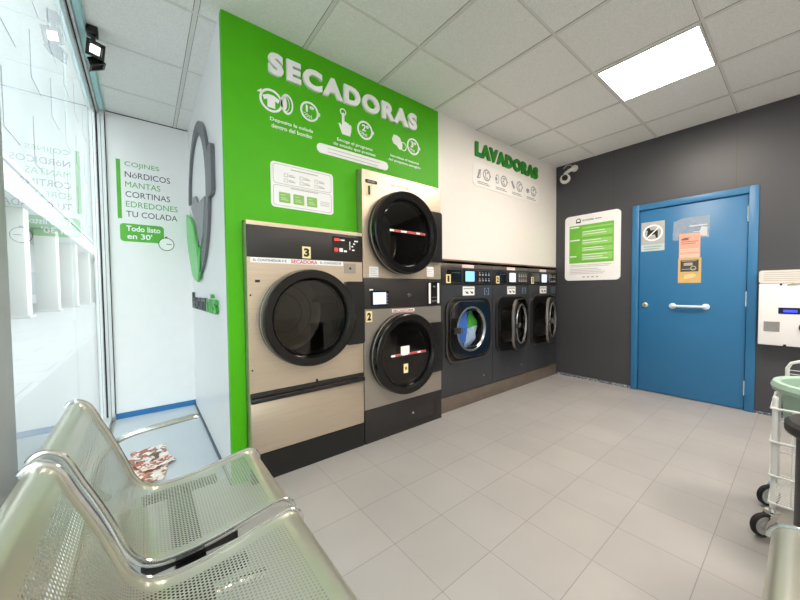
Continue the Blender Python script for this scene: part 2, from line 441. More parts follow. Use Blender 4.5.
struct(b.build('trim_7', ALUG), 'grey metal post of the glazed front')

# door in the charcoal wall
sd = side(XD)
def door():
    root = struct(thing('door_1', 'blue painted door in blue frame with notices on it', 'door', (XD, (DY0+DY1)/2, 0)), None)
    del root['category']
    b = MB(sd); t = 0.064
    x0, x1 = -DY1, -DY0
    for q in ((x0, x0+t, 0, DZ), (x1-t, x1, 0, DZ), (x0+t, x1-t, DZ-t, DZ)): b.box(*q, -0.09, 0.018, 0.004)
    b.build('door_frame', BLUE, root)
    b = MB(sd); b.box(x0+t+0.004, x1-t-0.004, 0.008, DZ-t-0.004, -0.045, -0.004, 0.003); leaf = b.build('door_leaf', BLUE, root)
    b = MB(sd); b.box(x0+t, x1-t, 0, DZ-t, -0.09, -0.06); b.build('door_backing', M('dark_door_gap', (20, 50, 80), rough=0.6), root)
    for z in (1.78, 0.98, 0.135):
        h = MB(sd); h.tube([(-0.337, z, 0.004), (-0.337, z+0.16, 0.004)], 0.008, 10); h.box(-0.352, -0.338, z+0.01, z+0.15, -0.0035, 0.001); h.build('hinge', CHROME, root)
    h = MB(sd); h.lathe(-1.127, 0.98, [(0, 0.014), (0.018, 0.014), (0.026, 0.008), (0.028, -0.004)], 24); k = h.build('lock', M('pale_brass', (214, 204, 178), rough=0.3, metal=0.6), root)
    h = MB(sd); h.lathe(-1.127, 0.98, [(0, 0.017), (0.006, 0.017), (0.007, 0.0142)], 12); h.build('keyhole', BLACK, k)
    h = MB(sd)
    h.tube([(-0.885, 0.977, 0.012), (-0.876, 0.977, 0.030), (-0.86, 0.977, 0.036), (-0.65, 0.977, 0.036), (-0.634, 0.977, 0.030), (-0.625, 0.977, 0.012)], 0.0125, 12)
    g = h.build('grab_handle', M('pale_blue_white_handle', (222, 230, 240), rough=0.3), root)
    for y in (-0.885, -0.625):
        h = MB(sd); h.lathe(y, 0.977, [(0, 0.012), (0.024, 0.011), (0.030, 0.006), (0.031, -0.004)], 24); h.build('flange', M('pale_blue_white_handle', 0), g)
door()

# street outside
pav = M('street_paving', (206, 205, 202), rough=0.7, var=0.04, scale=1.5)
def paving():
    nt = pav.node_tree; N = nt.nodes; L = nt.links; b = N['Principled BSDF']
    tc = N.new('ShaderNodeTexCoord'); br = N.new('ShaderNodeTexBrick'); L.new(tc.outputs['Object'], br.inputs['Vector'])
    br.inputs['Scale'].default_value = 1; br.inputs['Brick Width'].default_value = 1.2; br.inputs['Row Height'].default_value = 0.8; br.inputs['Mortar Size'].default_value = 0.012
    br.inputs['Color1'].default_value = lin((134, 134, 133))+[1]; br.inputs['Color2'].default_value = lin((127, 127, 126))+[1]; br.inputs['Mortar'].default_value = lin((92, 92, 92))+[1]
    L.new(br.outputs[0], b.inputs['Base Color'])
paving()
b = MB(); b.box(-30, -0.34, -15, 90, -0.12, -0.01)
struct(b.build('street_ground', pav, smooth=0), 'pale paved street outside the glass')
b = MB(); b.box(-1.1, -0.34, -5, 20, -0.0095, 0.004)
struct(b.build('kerb_strip', M('kerb_stone', (112, 112, 111), rough=0.8, var=0.08, scale=30), smooth=0), 'grey stone strip outside the glass')
STONE = M('pale_stone', (150, 148, 144), rough=0.8, var=0.05, scale=1.2)
ar = thing('arcade', 'pale stone arcade of square columns across the street', 'arcade', (-4.9, 30, 0))
for y in (8.5, 15.5, 22.9, 29.9, 37.5, 45.5, 54):
    b = MB(); b.box(-5.3, -4.35, y, y+0.9, -0.01, 5.2, 0.02); b.box(-5.4, -4.25, y-0.1, y+1.0, -0.01, 0.12, 0.01); b.build('column', STONE, ar)
b = MB(); b.box(-5.6, -4.1, 6, 58, 5.2, 6.3, 0.02); b.box(-5.7, -4.0, 6, 58, 6.3, 6.5); b.build('beam', M('pale_beam', (140, 143, 144), rough=0.8), ar)
b = MB(); b.box(-9.5, -4.3, 4, 60, 6.51, 26); b.build('upper_wall', M('upper_render', (118, 120, 120), rough=0.9, var=0.06, scale=0.5, spec=0.1), ar)
for i in range(11):
    for j in range(4):
        b = MB(); b.box(-4.299, -4.27, 6+4.8*i, 8.2+4.8*i, 8+4.4*j, 10.4+4.4*j); b.build('window', M('matt_window', (110, 113, 115), rough=0.6, spec=0.1), ar)
bl = thing('building', 'pale building with louvres on its upper floors behind the arcade', 'building', (-14, 30, 0))
b = MB(); b.box(-13, -10, -15, 90, -0.01, 24); b.build('wall', M('pale_render', (140, 141, 141), rough=0.8, var=0.03, scale=0.5), bl)
for i in range(16):
    b = MB(); b.box(-10, -9.95, -3+4.4*i, -0.4+4.4*i, 1.0, 3.6); b.build('window', M('grey_window', (120, 128, 134), rough=0.2), bl)
b = MB()
for k in range(24): b.box(-10, -9.85, -15, 70, 7.0+0.4*k, 7.14+0.4*k)
b.build('louvres', M('louvre_grey', (120, 122, 123), rough=0.6), bl)

be = thing('building', 'pale building closing the far end of the street', 'building', (-5, 76, 0))
b = MB(); b.box(-9.9, 2, 74, 78, -0.01, 24); b.build('wall', M('pale_render', 0), be)
for i in range(3):
    for j in range(5):
        b = MB(); b.box(-8.8+3*i, -7.4+3*i, 73.95, 73.999, 1.5+4*j, 3.8+4*j); b.build('window', M('grey_window', 0), be)

# ================================================================== CEILING LIGHT
def ceiling_light(x0, y0, label, grp=None):
    root = thing('ceiling_light', label, 'ceiling light', (x0+0.3, y0+0.3, H-0.006), grp)
    b = MB()
    b.loopring([(x0, y0), (x0+0.589, y0), (x0+0.589, y0+0.589), (x0, y0+0.589)], [(x0+0.012, y0+0.012), (x0+0.577, y0+0.012), (x0+0.577, y0+0.577), (x0+0.012, y0+0.577)], H-0.012, H-0.0002)
    b.build('frame', TBAR, root, smooth=0)
    em = MATS.get('lit_diffuser')
    if em is None:
        em = M('lit_diffuser', (255, 250, 240), rough=0.6)
        bs = em.node_tree.nodes['Principled BSDF']; bs.inputs['Emission Color'].default_value = (*PANEL_COLOUR, 1); bs.inputs['Emission Strength'].default_value = PANEL_STRENGTH
    b = MB(); b.box(x0+0.0122, x0+0.5768, y0+0.0122, y0+0.5768, H-0.007, H-0.0005); b.build('diffuser', em, root, smooth=0)
ceiling_light(2.744, 0.437, 'square lit ceiling panel in the white tiled ceiling')
ceiling_light(0.905, -0.788, 'added unseen lit ceiling panel behind the bench, nearest the glass front')  # unseen panel added to brighten the room
ceiling_light(2.744, -1.400, 'added unseen lit ceiling panel at the rear of the room')  # another added panel out of view, lifts the overall brightness

# ================================================================== LETTERING AND SIGNS ON THE MACHINE WALL
gw = back(YW)
t = thing('wall_lettering', 'large white raised SECADORAS letters on the green wall', 'lettering', (1.27, YW, 2.57))
letters('SECADORAS', gw, 0.648, 1.888, 2.548, 2.686, 0.020, LETW, t, 0.055)
t = thing('wall_lettering', 'large green raised LAVADORAS letters on the white wall', 'lettering', (3.3, YW, 2.55))
letters('LAVADORAS', gw, 2.690, 3.915, 2.545, 2.690, 0.020, PRINTDG, t, 0.065)

def step_number(b, cx, cy, r, txt):
    b.ring(cx, cy, r, r*0.80, 0.0004, 0.0016, 36)
    b.prism([(cx+r*0.93, cy-r*0.22), (cx+r*1.16, cy-r*0.15), (cx+r*1.16, cy+r*0.15), (cx+r*0.93, cy+r*0.22)], 0.0004, 0.0016)
    b.text(txt, cx-r*0.40, cx+r*0.48, cy-r*0.12, cy+r*0.60, 0.0004, 0.0012, 0.03)
    for k in range(5):                                              # curved strokes of the dial below the digit
        a0 = math.radians(200+k*22)
        b.tube([(cx+r*0.72*math.cos(a0), cy+r*0.72*math.sin(a0), 0.001), (cx+r*0.28*math.cos(a0+0.35), cy+r*0.30*math.sin(a0+0.35)-r*0.12, 0.001)], r*0.035, 6)

def step(label, loc, icon, num, cap):
    t = thing('wall_decal', label, 'wall decal', loc, 'white drying step decals on the green wall')
    b = MB(gw); icon(b); b.build('icon', PRINTW, t, smooth=0)
    b = MB(gw); step_number(b, *num); b.build('step_number', PRINTW, t, smooth=0)
    for c in cap:
        b = MB(gw); b.text(c[0], *c[1:], 0.0005, 0.001, 0.012); b.build('caption', PRINTW, t, smooth=0)
def icon1(b):
    cx, cy = 0.666, 2.390
    b.ring(cx, cy, 0.072, 0.058, 0.0004, 0.0016, 36)
    b.prism([(cx-.018, cy+.035), (cx+.018, cy+.035), (cx+.052, cy+.018), (cx+.044, cy-.006), (cx+.024, cy+.004), (cx+.024, cy-.045), (cx-.024, cy-.045), (cx-.024, cy+.004), (cx-.044, cy-.006), (cx-.052, cy+.018)], 0.0004, 0.0016)
    b.prism([(cx-.085, cy+.030), (cx-.06, cy+.055), (cx-.052, cy+.030)], 0.0004, 0.0016)
    b.ring(cx+.100, cy+.010, 0.066, 0.052, 0.0004, 0.0016, 36, sx=0.62)
    b.ring(cx+.092, cy+.010, 0.050, 0.044, 0.0004, 0.0016, 30, sx=0.5); b.disc(cx+.086, cy+.010, 0.040, 0.0004, 0.0014, 24, sx=0.35)
def icon2(b):
    ox, oy = 1.140, 2.326
    P = [(0.030, 0.0), (0.095, 0.0), (0.105, 0.035), (0.108, 0.075), (0.098, 0.085), (0.088, 0.080), (0.082, 0.092), (0.070, 0.088), (0.064, 0.098), (0.050, 0.094), (0.048, 0.150), (0.040, 0.158), (0.030, 0.150), (0.028, 0.060), (0.012, 0.075), (0.0, 0.070), (0.012, 0.040)]
    b.prism([(ox+x, oy+y) for x, y in P], 0.0004, 0.0016); b.ring(ox+0.039, oy+0.162, 0.026, 0.018, 0.0004, 0.0012, 20)
def icon3(b):
    ox, oy = 1.628, 2.408
    b.prism([(ox, oy+0.01), (ox+0.015, oy-0.02), (ox+0.05, oy-0.03), (ox+0.075, oy-0.055), (ox+0.105, oy-0.05), (ox+0.11, oy-0.01), (ox+0.085, oy+0.04), (ox+0.05, oy+0.055), (ox+0.015, oy+0.05)], 0.0004, 0.0016)
    b.ring(ox+0.12, oy-0.02, 0.036, 0.029, 0.0004, 0.0012, 24)
step('white drum and shirt icon with first step text', (0.8, YW, 2.27), icon1, (0.921, 2.405, 0.066, '1º'),
     [('Deposita la colada', 0.656, 0.943, 2.260, 2.288), ('dentro del bombo', 0.664, 0.934, 2.224, 2.250)])
step('white pointing hand icon with second step text', (1.3, YW, 2.2), icon2, (1.368, 2.410, 0.070, '2º'),
     [('Escoge el programa', 1.127, 1.434, 2.262, 2.290), ('de secado que precises', 1.097, 1.462, 2.226, 2.254)])
step('white hand with coin icon and third step text', (1.75, YW, 2.18), icon3, (1.858, 2.415, 0.070, '3º'),
     [('Introduce el importe', 1.611, 1.920, 2.268, 2.294), ('del programa escogido', 1.592, 1.941, 2.234, 2.260)])

def lines(b, x0, x1, ys, h, z=0.003, jit=0.0):
    for i, y in enumerate(ys): b.box(x0, x1-jit*(i % 3), y, y+h, z, z+0.0006)
t = thing('sign_plate', 'long white pill shaped sign below the drying steps', 'sign', (1.28, YW, 2.15))
b = MB(gw); b.prism(rrect(0.968, 1.582, 2.145, 2.213, 0.033), 0.0005, 0.006); b.build('plate', PRINTW, t)
b = MB(gw); lines(b, 1.05, 1.50, (2.188, 2.162), 0.004, 0.006, 0.02); b.build('small_print', PRINTL, t, smooth=0)

t = thing('price_board', 'white rounded drying price board above the wide dryer', 'sign', (0.87, YW, 1.72))
b = MB(gw); b.prism(rrect(0.650, 1.086, 1.722, 2.012, 0.025), 0.0005, 0.006); b.build('plate', PRINTW, t)
b = MB(gw)
for y0, y1 in ((1.875, 2.000), (1.734, 1.866)):
    b.loopring(rrect(0.664, 1.072, y0, y1, 0.02), rrect(0.667, 1.069, y0+.003, y1-.003, 0.018), 0.006, 0.0068)
lines(b, 0.78, 0.97, (1.975, 1.853), 0.006, 0.006)
for i in range(3):
    for j in range(2):
        x = 0.735+0.105*i; y = 1.925-0.034*j
        b.loopring(rrect(x, x+0.026, y, y+0.022, 0.003), rrect(x+.003, x+.023, y+.003, y+.019, 0.002), 0.006, 0.0068); b.box(x+0.031, x+0.075, y+0.004, y+0.010, 0.006, 0.0066); b.box(x+0.031, x+0.065, y+0.014, y+0.018, 0.006, 0.0066)
lines(b, 0.985, 1.055, (1.80, 1.788, 1.776), 0.004, 0.006)
b.build('small_print', PRINTL, t, smooth=0)
for i in range(3):
    b = MB(gw); x = 0.700+0.094*i; b.prism(rrect(x, x+0.074, 1.756, 1.822, 0.006), 0.006, 0.0072); k = b.build('price_square', M('soft_green_print', (140, 190, 100), rough=0.5), t, smooth=0)
    b = MB(gw); lines(b, x+0.012, x+0.060, (1.772, 1.784, 1.802), 0.005, 0.0072, 0.01); b.build('price_print', M('pale_green_print', (196, 222, 160), rough=0.5), k, smooth=0)

t = thing('instruction_board', 'pale washing instruction board below green LAVADORAS letters', 'sign', (3.3, YW, 2.24))
b = MB(gw); b.prism(rrect(2.66, 3.955, 2.245, 2.485, 0.05), 0.0005, 0.005); b.build('plate', M('pale_board', (240, 236, 232), rough=0.4, var=0.01), t)
b = MB(gw)
for i in range(4):
    x = 2.74+0.315*i
    step_number(b, x+0.145, 2.385, 0.062, str(i+1)+'º'); lines(b, x-0.01, x+0.20, (2.275, 2.292), 0.008, 0.005, 0.03)
fr5 = Fr((0, YW-0.005, 0), (1, 0, 0), (0, 0, 1))
b.f(fr5)
for i in range(4):
    x = 2.74+0.315*i
    step_number(b, x+0.145, 2.385, 0.062, str(i+1)+'º')
    if i == 0: b.ring(x+0.02, 2.375, 0.045, 0.036, 0.0002, 0.0012, 20, sx=0.5); b.prism([(x-.02, 2.33), (x+.0, 2.32), (x+.05, 2.42), (x+.03, 2.43)], .0002, .0012)
    elif i == 1: b.ring(x+0.02, 2.385, 0.05, 0.04, 0.0002, 0.0012, 20, sx=0.6); b.disc(x, 2.385, 0.02, .0002, .0012, 16)
    elif i == 2: b.prism([(x-.03, 2.41), (x, 2.43), (x+.02, 2.39), (x+.05, 2.36), (x+.03, 2.33), (x, 2.36)], .0002, .0012)
    else: b.prism([(x-.03, 2.37), (x, 2.40), (x+.05, 2.39), (x+.04, 2.35), (x, 2.34)], .0002, .0012)
b.build('icon_row', PRINTM, t, smooth=0)

# side wall logo and niche lettering
sl = side(XS)
def arc_pts(cx, cy, rx, ry, a0, a1, n): return [(cx+rx*math.cos(math.radians(a0+(a1-a0)*i/n)), cy+ry*math.sin(math.radians(a0+(a1-a0)*i/n))) for i in range(n+1)]
t = thing('wall_logo', 'raised grey ring and green leaf emblem on white side wall', 'emblem', (XS, 3.1, 1.3))
cx, cy = -3.22, 1.95                                                # frame x = -Y
def emblem():
    n = 44
    o = arc_pts(cx, cy, 0.62, 0.615, -102, 172, n); i_ = arc_pts(cx-0.02, cy+0.01, 0.52, 0.52, -98, 172, n)
    b = MB(sl); b.prism(o + i_[::-1], 0.001, 0.022); b.build('ring', M('emblem_grey', (104, 104, 108), rough=0.4), t)
    b = MB(sl); b.prism(rrect(-2.61, -2.44, 1.83, 2.17, 0.05), 0.001, 0.026); b.build('latch', M('emblem_grey', 0), t)
    b = MB(sl); b.prism([(-3.67, 1.98), (-3.52, 2.04), (-3.36, 2.02), (-3.24, 1.94), (-3.115, 1.912), (-2.84, 1.90), (-2.90, 1.75), (-2.97, 1.63), (-3.119, 1.535), (-3.25, 1.62), (-3.40, 1.80)], 0.001, 0.018); b.build('mid_grey_shape', M('emblem_mid_grey', (140, 140, 144), rough=0.4), t)  # mid grey shape inside the emblem ring
    b = MB(sl); b.prism([(-3.93, 1.962), (-3.62, 1.863), (-3.41, 1.764), (-3.20, 1.517), (-3.17, 1.46), (-3.104, 1.338), (-3.213, 1.262), (-3.40, 1.285), (-3.578, 1.346), (-3.823, 1.578), (-3.93, 1.787)], 0.018, 0.036); b.build('leaf', M('leaf_green', (116, 206, 116), rough=0.4), t)
    b = MB(sl); b.prism([(-3.17, 1.46), (-3.10, 1.52), (-3.016, 1.545), (-3.04, 1.42), (-3.104, 1.338)], 0.018, 0.034); b.build('small_leaf', M('leaf_dark_green', (64, 168, 66), rough=0.4), t)
emblem()
t = thing('wall_lettering', 'grey and green raised name lettering low on white side wall', 'lettering', (XS, 3.1, 1.0))
b = MB(sl); b.text('lavom', -3.78, -2.90, 1.022, 1.174, 0.001, 0.02, 0.02); b.build('grey_letters', PRINTD, t)
b = MB(sl); b.text('nis', -2.86, -2.44, 1.022, 1.160, 0.001, 0.02, 0.02); b.build('green_letters', M('leaf_dark_green', 0), t)

np_ = back(YN)
t = thing('wall_lettering', 'list of household linens in grey and green on niche wall', 'lettering', (0.05, YN, 1.65))
b = MB(np_); b.box(-0.172, -0.142, 1.865, 2.405, 0.0004, 0.0014); b.build('green_bar', PRINTG, t, smooth=0)
rows = [('COJINES', 0.165, 1), ('NóRDICOS', 0.250, 0), ('MANTAS', 0.170, 1), ('CORTINAS', 0.245, 0), ('EDREDONES', 0.305, 1), ('TU COLADA', 0.300, 0)]
PG2 = M('soft_green_text', (104, 168, 92), rough=0.5)
for i, (s_, x1, g) in enumerate(rows):
    y = 2.345-0.091*i
    b = MB(np_); b.text(s_, -0.112, x1-0.02, y-0.004, y+0.050, 0.0004, 0.001, 0.0); b.build('word', PG2 if g else PRINTD, t, smooth=0)
b = MB(np_); b.prism(rrect(-0.160, 0.168, 1.655, 1.822, 0.03), 0.0004, 0.0014); pill = b.build('green_label', PRINTG, t, smooth=0)
b = MB(np_); b.text('Todo listo', -0.115, 0.140, 1.752, 1.803, 0.0014, 0.0008, 0.02); b.build('label_text', PRINTW, pill, smooth=0)
b = MB(np_); b.text("en 30'", -0.110, 0.075, 1.680, 1.733, 0.0014, 0.0008, 0.02); b.build('label_text', PRINTW, pill, smooth=0)
b = MB(np_); b.ring(0.185, 1.650, 0.064, 0.058, 0.0016, 0.0026, 30); b.box(0.185, 0.226, 1.648, 1.654, 0.0018, 0.0028); b.box(0.175, 0.195, 1.714, 1.724, 0.0016, 0.0026); b.build('stopwatch', PRINTD, t, smooth=0)
b = MB(np_); b.disc(0.185, 1.650, 0.058, 0.0012, 0.0018, 30); b.build('stopwatch_face', PRINTW, t, smooth=0)

# ================================================================== DRYERS
def dryer_door(root, cx, cz, R, fy, hx0, hx1, hz0, hz1, stripe=False):
    f = back(fy)
    b = MB(f)
    b.lathe(cx, cz, [(R*0.77, 0.030), (R*0.79, 0.072), (R*0.83, 0.088), (R*0.96, 0.092), (R*0.985, 0.086), (R*0.995, 0.074), (R*1.0, 0.050), (R*1.01, 0.004), (R*0.97, 0.002), (R*0.77, 0.002)], 64, close=True)
    d = b.build('door', M('door_black', (11, 10, 10), rough=0.2, var=0.1), root)
    b = MB(f); b.lathe(cx, cz, [(R*1.003, 0.046), (R*1.010, 0.044), (R*1.011, 0.038), (R*1.004, 0.036)], 56, close=True); b.build('chrome_band', M('dull_chrome', (150, 148, 145), rough=0.3, metal=0.9), d)
    b = MB(f); b.lathe(cx, cz, [(0, 0.066), (R*0.40, 0.064), (R*0.77, 0.058), (R*0.77, 0.052), (R*0.4, 0.057), (0, 0.059)], 48); b.build('door_glass', DARKGLASS, d)
    b = MB(f); b.prism(rrect(hx0, hx1, hz0, hz1, 0.02), 0.003, 0.034); b.build('hinge_plate', BLACK, d)
    b = MB(f); b.lathe(cx, cz, [(R*0.76, 0.001), (R*0.80, -0.05), (R*1.0, -0.10), (R*1.0, -0.50), (R*0.9, -0.52), (0, -0.52)], 48)
    drum = b.build('drum', DRUM, root)
    b = MB(f)
    for a in (20, 140, 260):
        c, s_ = math.cos(math.radians(a)), math.sin(math.radians(a)); r1 = R*0.99; r2 = R*0.78
        n = (-s_*0.03, c*0.03)
        for zz in (-0.12,):
            b.prism([(cx+c*r1-n[0], cz+s_*r1-n[1]), (cx+c*r2, cz+s_*r2), (cx+c*r1+n[0], cz+s_*r1+n[1])], -0.50, -0.12)
    b.ring(cx, cz, R*0.5, R*0.47, -0.519, -0.514, 40); b.ring(cx, cz, R*0.75, R*0.72, -0.519, -0.514, 40)
    b.build('drum_rib', M('dull_drum', (104, 100, 96), rough=0.35, metal=0.8), drum)
    return d
def shell(b, x0, x1, z0, z1, y0, y1, t=0.012):
    b.f(WF); b.box(x0, x0+t, y0, y1, z0, z1); b.box(x1-t, x1, y0, y1, z0, z1); b.box(x0+t, x1-t, y0, y1, z1-t, z1); b.box(x0+t, x1-t, y0, y1, z0, z0+t); b.box(x0+t, x1-t, y1-t, y1, z0+t, z1-t)

def plate_number(root, f, x0, x1, z0, z1, n, z=0.001):
    b = MB(f); b.prism(rrect(x0, x1, z0, z1, 0.002, 2), z, z+0.0015); p = b.build('number_plate', YELLOW, root, smooth=0)
    mx = (x0+x1)/2; w_ = (x1-x0)*0.32 if n != '1' else (x1-x0)*0.2
    b = MB(f); b.text(n, mx-w_, mx+w_, z0+(z1-z0)*0.14, z1-(z1-z0)*0.14, z+0.0015, 0.001, 0.05); b.build('digit', BLACK, p, smooth=0)

f = back(YF)
# wide dryer 3
x0, x1 = 0.480, 1.280
t = thing('tumble_dryer', 'wide steel tumble dryer numbered 3 set in the green wall', 'tumble dryer', ((x0+x1)/2, YF+0.4, 0))
CX, CZ, R = 0.856, 1.002, 0.316
b = MB(f)
b.panel_hole(x0, x1, 0.560, 1.385, CX, CZ, R*0.78, -0.012, 0); b.box(x0, x1, 1.578, 1.602, -0.012, 0.004)
shell(b, x0, x1, 0.17, 1.602, YF+0.012, YF+0.78)
b.build('body', STEEL, t)
b = MB(f); b.box(x0+0.002, x1-0.002, 1.387, 1.577, -0.012, 0.006, 0.003); cp = b.build('control_panel', DARKP, t)
b = MB(f); b.prism(rrect(1.035, 1.262, 1.432, 1.560, 0.008), 0.006, 0.0085); dsp = b.build('display', BLACKG, cp)
for q in ((1.050, 1.092, 1.527, 1.545), (1.050, 1.078, 1.452, 1.478)):
    b = MB(f); b.box(*q, 0.0085, 0.0098); b.build('red_indicator', LEDR, dsp, smooth=0)
for q in ((1.098, 1.13, 1.530, 1.540), (1.088, 1.116, 1.452, 1.478), (1.124, 1.148, 1.452, 1.464), (1.170, 1.176, 1.47, 1.53), (1.186, 1.20, 1.49, 1.50), (1.20, 1.216, 1.51, 1.52), (1.21, 1.24, 1.53, 1.54), (1.19, 1.21, 1.465, 1.475)):
    b = MB(f); b.box(*q, 0.0085, 0.0095); b.build('indicator', PRINTW, dsp, smooth=0)
plate_number(t, f, 0.818, 0.876, 1.392, 1.470, '3', 0.0065)
b = MB(f); b.prism(rrect(0.500, 1.120, 1.352, 1.384, 0.003, 2), 0.0005, 0.002); lb = b.build('label_strip', PRINTW, t, smooth=0)
b = MB(f); b.text('SECADORA', 0.745, 0.925, 1.356, 1.380, 0.002, 0.0008, 0.02); b.build('red_word', PRINTR, lb, smooth=0)
b = MB(f); b.text('EL CONTENEDOR 9 €', 0.515, 0.715, 1.361, 1.376, 0.002, 0.0008, 0.01); b.build('grey_words', PRINTD, lb, smooth=0); b = MB(f); b.text('EL CONTENEDOR', 0.945, 1.105, 1.361, 1.376, 0.002, 0.0008, 0.0); b.build('grey_words', PRINTD, lb, smooth=0)
b = MB(f); b.prism(rrect(1.128, 1.222, 1.300, 1.372, 0.003, 2), 0.0005, 0.004); k = b.build('lock_plate', STEELD, t)
b = MB(f); b.disc(1.175, 1.337, 0.008, 0.004, 0.007, 16); b.build('lock', BLACK, k)
b = MB(f); b.box(0.524, 0.552, 1.232, 1.248, 0.0002, 0.002); b.build('badge', BLACK, t, smooth=0)
b = MB(f)
for z in (1.155, 0.70): b.lathe(0.497, z, [(0, 0.003), (0.005, 0.002), (0.006, 0)], 12)
b.build('screw', BLACK, t)
dryer_door(t, CX, CZ, R, YF, 1.12, 1.276, 0.785, 1.242)
b = MB(f); b.box(x0+0.002, x1-0.002, 0.178, 0.494, -0.012, 0.003, 0.003); ld = b.build('lint_door', STEEL, t)
b = MB(f); b.box(x0+0.001, x1-0.001, 0.500, 0.530, 0.0, 0.030, 0.008); b.build('handle_bar', BLACK, ld)
b = MB(f); b.box(x0+0.004, x1-0.004, 0.531, 0.556, -0.010, 0.004); b.build('handle_recess', M('dark_recess', (40, 37, 35), rough=0.5), ld)
b = MB(f); b.box(0.898, 0.912, 0.557, 0.578, 0.0005, 0.012, 0.003); b.build('catch', BLACK, ld)
b = MB(f); b.box(x0+0.004, x1-0.002, 0, 0.168, -0.05, -0.001); b.build('base', M('black_base', (16, 15, 15), rough=0.4), t)

# stacked dryers 1 over 2
x0, x1 = 1.287, 2.112
t = thing('stacked_tumble_dryer', 'tall steel twin dryer stack numbered 1 above 2', 'tumble dryer', ((x0+x1)/2, YF+0.4, 0))
CX, R = 1.664, 0.329
b = MB(f)
b.panel_hole(x0, x1, 1.272, 2.082, CX, 1.632, R*0.78, -0.012, 0)
shell(b, x0, x1, 1.27, 2.082, YF+0.012, YF+0.78); b.build('upper_body', STEEL, t)
b = MB(f); b.panel_hole(x0, x1, 0.262, 1.030, CX, 0.662, R*0.78, -0.012, 0)
shell(b, x0, x1, 0.26, 1.032, YF+0.012, YF+0.78); b.build('lower_body', STEELD, t)
b = MB(f); b.box(x0+0.001, x1-0.001, 1.034, 1.268, -0.03, 0.003, 0.002); cp = b.build('control_panel', DARKP, t)
b = MB(f); b.prism(rrect(1.352, 1.515, 1.056, 1.172, 0.006), 0.003, 0.010); k = b.build('touch_screen', BLACKG, cp)
b = MB(f); b.box(1.368, 1.490, 1.068, 1.160, 0.010, 0.0115); b.build('screen', SCREENW, k, smooth=0)
b = MB(f); b.box(1.340, 1.372, 1.176, 1.186, 0.003, 0.0045); b.build('brand_mark', PRINTW, cp, smooth=0)
b = MB(f)
for z in (1.070, 1.094, 1.118, 1.142): b.disc(1.503, z, 0.005, 0.010, 0.0125, 10)
b.build('buttons', PRINTM, k)
b = MB(f); b.lathe(1.735, 1.135, [(0, 0.012), (0.016, 0.011), (0.02, 0.003)], 20); b.build('coin_button', CHROME, cp)
b = MB(f); b.prism(rrect(1.945, 2.092, 1.048, 1.245, 0.004), 0.003, 0.009); k = b.build('coin_panel', BLACKG, cp)
b = MB(f)
for q in ((1.952, 1.976), (2.058, 2.082)): b.box(*q, 1.055, 1.236, 0.009, 0.0105)
b.build('white_label', PRINTW, k, smooth=0)
b = MB(f); b.lathe(2.018, 1.205, [(0, 0.018), (0.008, 0.017), (0.011, 0.009)], 14); b.box(1.985, 2.05, 1.07, 1.085, 0.009, 0.012); b.box(1.985, 2.05, 1.105, 1.112, 0.009, 0.011); b.build('coin_slot', CHROME, k)
plate_number(t, f, 1.325, 1.372, 1.885, 1.978, '1')
plate_number(t, f, 1.308, 1.362, 0.935, 1.018, '2')
b = MB(f); b.prism(rrect(1.315, 1.425, 1.985, 2.012, 0.012), 0.0005, 0.003); k = b.build('maker_badge', BLACK, t, smooth=0)
b = MB(f); lines(b, 1.335, 1.405, (1.994, 2.001), 0.003, 0.003, 0.006); b.build('badge_text', PRINTM, k, smooth=0)
b = MB(f); b.text('SECADORA', 1.555, 1.765, 1.998, 2.024, 0.0005, 0.0008, 0.0); b.build('upper_word', M('faded_red_print', (186, 96, 92), rough=0.5), t, smooth=0)
b = MB(f); b.box(1.555, 1.792, 0.996, 1.022, 0.0005, 0.0016); k = b.build('label_strip', PRINTW, t, smooth=0)
b = MB(f); b.text('SECADORA', 1.565, 1.782, 0.999, 1.019, 0.0016, 0.0008, 0.03); b.build('red_word', PRINTR, k, smooth=0)
for q in ((1.340, 1.425, 1.278, 1.358), (1.938, 2.022, 1.292, 1.378)):
    b = MB(f); b.box(*q, 0.0005, 0.0016); k = b.build('sticker', PRINTW, t, smooth=0)
    b = MB(f); lines(b, q[0]+0.006, q[1]-0.006, [q[2]+0.012+0.016*i for i in range(4)], 0.004, 0.0016, 0.01); b.build('small_print', PRINTL, k, smooth=0)
for cz, lo in ((1.632, 0), (0.662, 1)):
    d = dryer_door(t, CX, cz, R, YF, 1.93, 2.098, cz-0.215, cz+0.225)
    b = MB(f); b.box(1.49, 1.855, cz+0.0-0.010*lo, cz+0.016-0.010*lo, 0.0675, 0.0690); k = b.build('warning_tape', PRINTW, d, smooth=0)
    b = MB(f)
    for q in ((1.53, 1.60), (1.66, 1.76), (1.80, 1.853)): b.box(*q, cz+0.001-0.010*lo, cz+0.015-0.010*lo, 0.0690, 0.0698)
    b.build('red_bars', PRINTR, k, smooth=0)
    if lo:
        b = MB(f); b.box(1.585, 1.675, cz-0.002, cz+0.065, 0.0695, 0.0710); b.build('white_sticker', PRINTW, d, smooth=0)
        b = MB(f); b.box(1.615, 1.660, cz-0.155, cz-0.080, 0.0675, 0.0690); k = b.build('yellow_sticker', YELLOW, d, smooth=0)
        b = MB(f); b.box(1.630, 1.645, cz-0.130, cz-0.105, 0.0690, 0.0698); b.build('sticker_mark', BLACK, k, smooth=0)
b = MB(f); b.box(x0, x1, 0.0, 0.259, -0.05, 0.002, 0.002); kp = b.build('kick_panel', DARKP, t)
b = MB(f); b.loopring(rrect(1.70, 2.03, 0.045, 0.185, 0.005), rrect(1.704, 2.026, 0.049, 0.181, 0.004), 0.0018, 0.0032); hh = b.build('hatch', BLACK, kp)
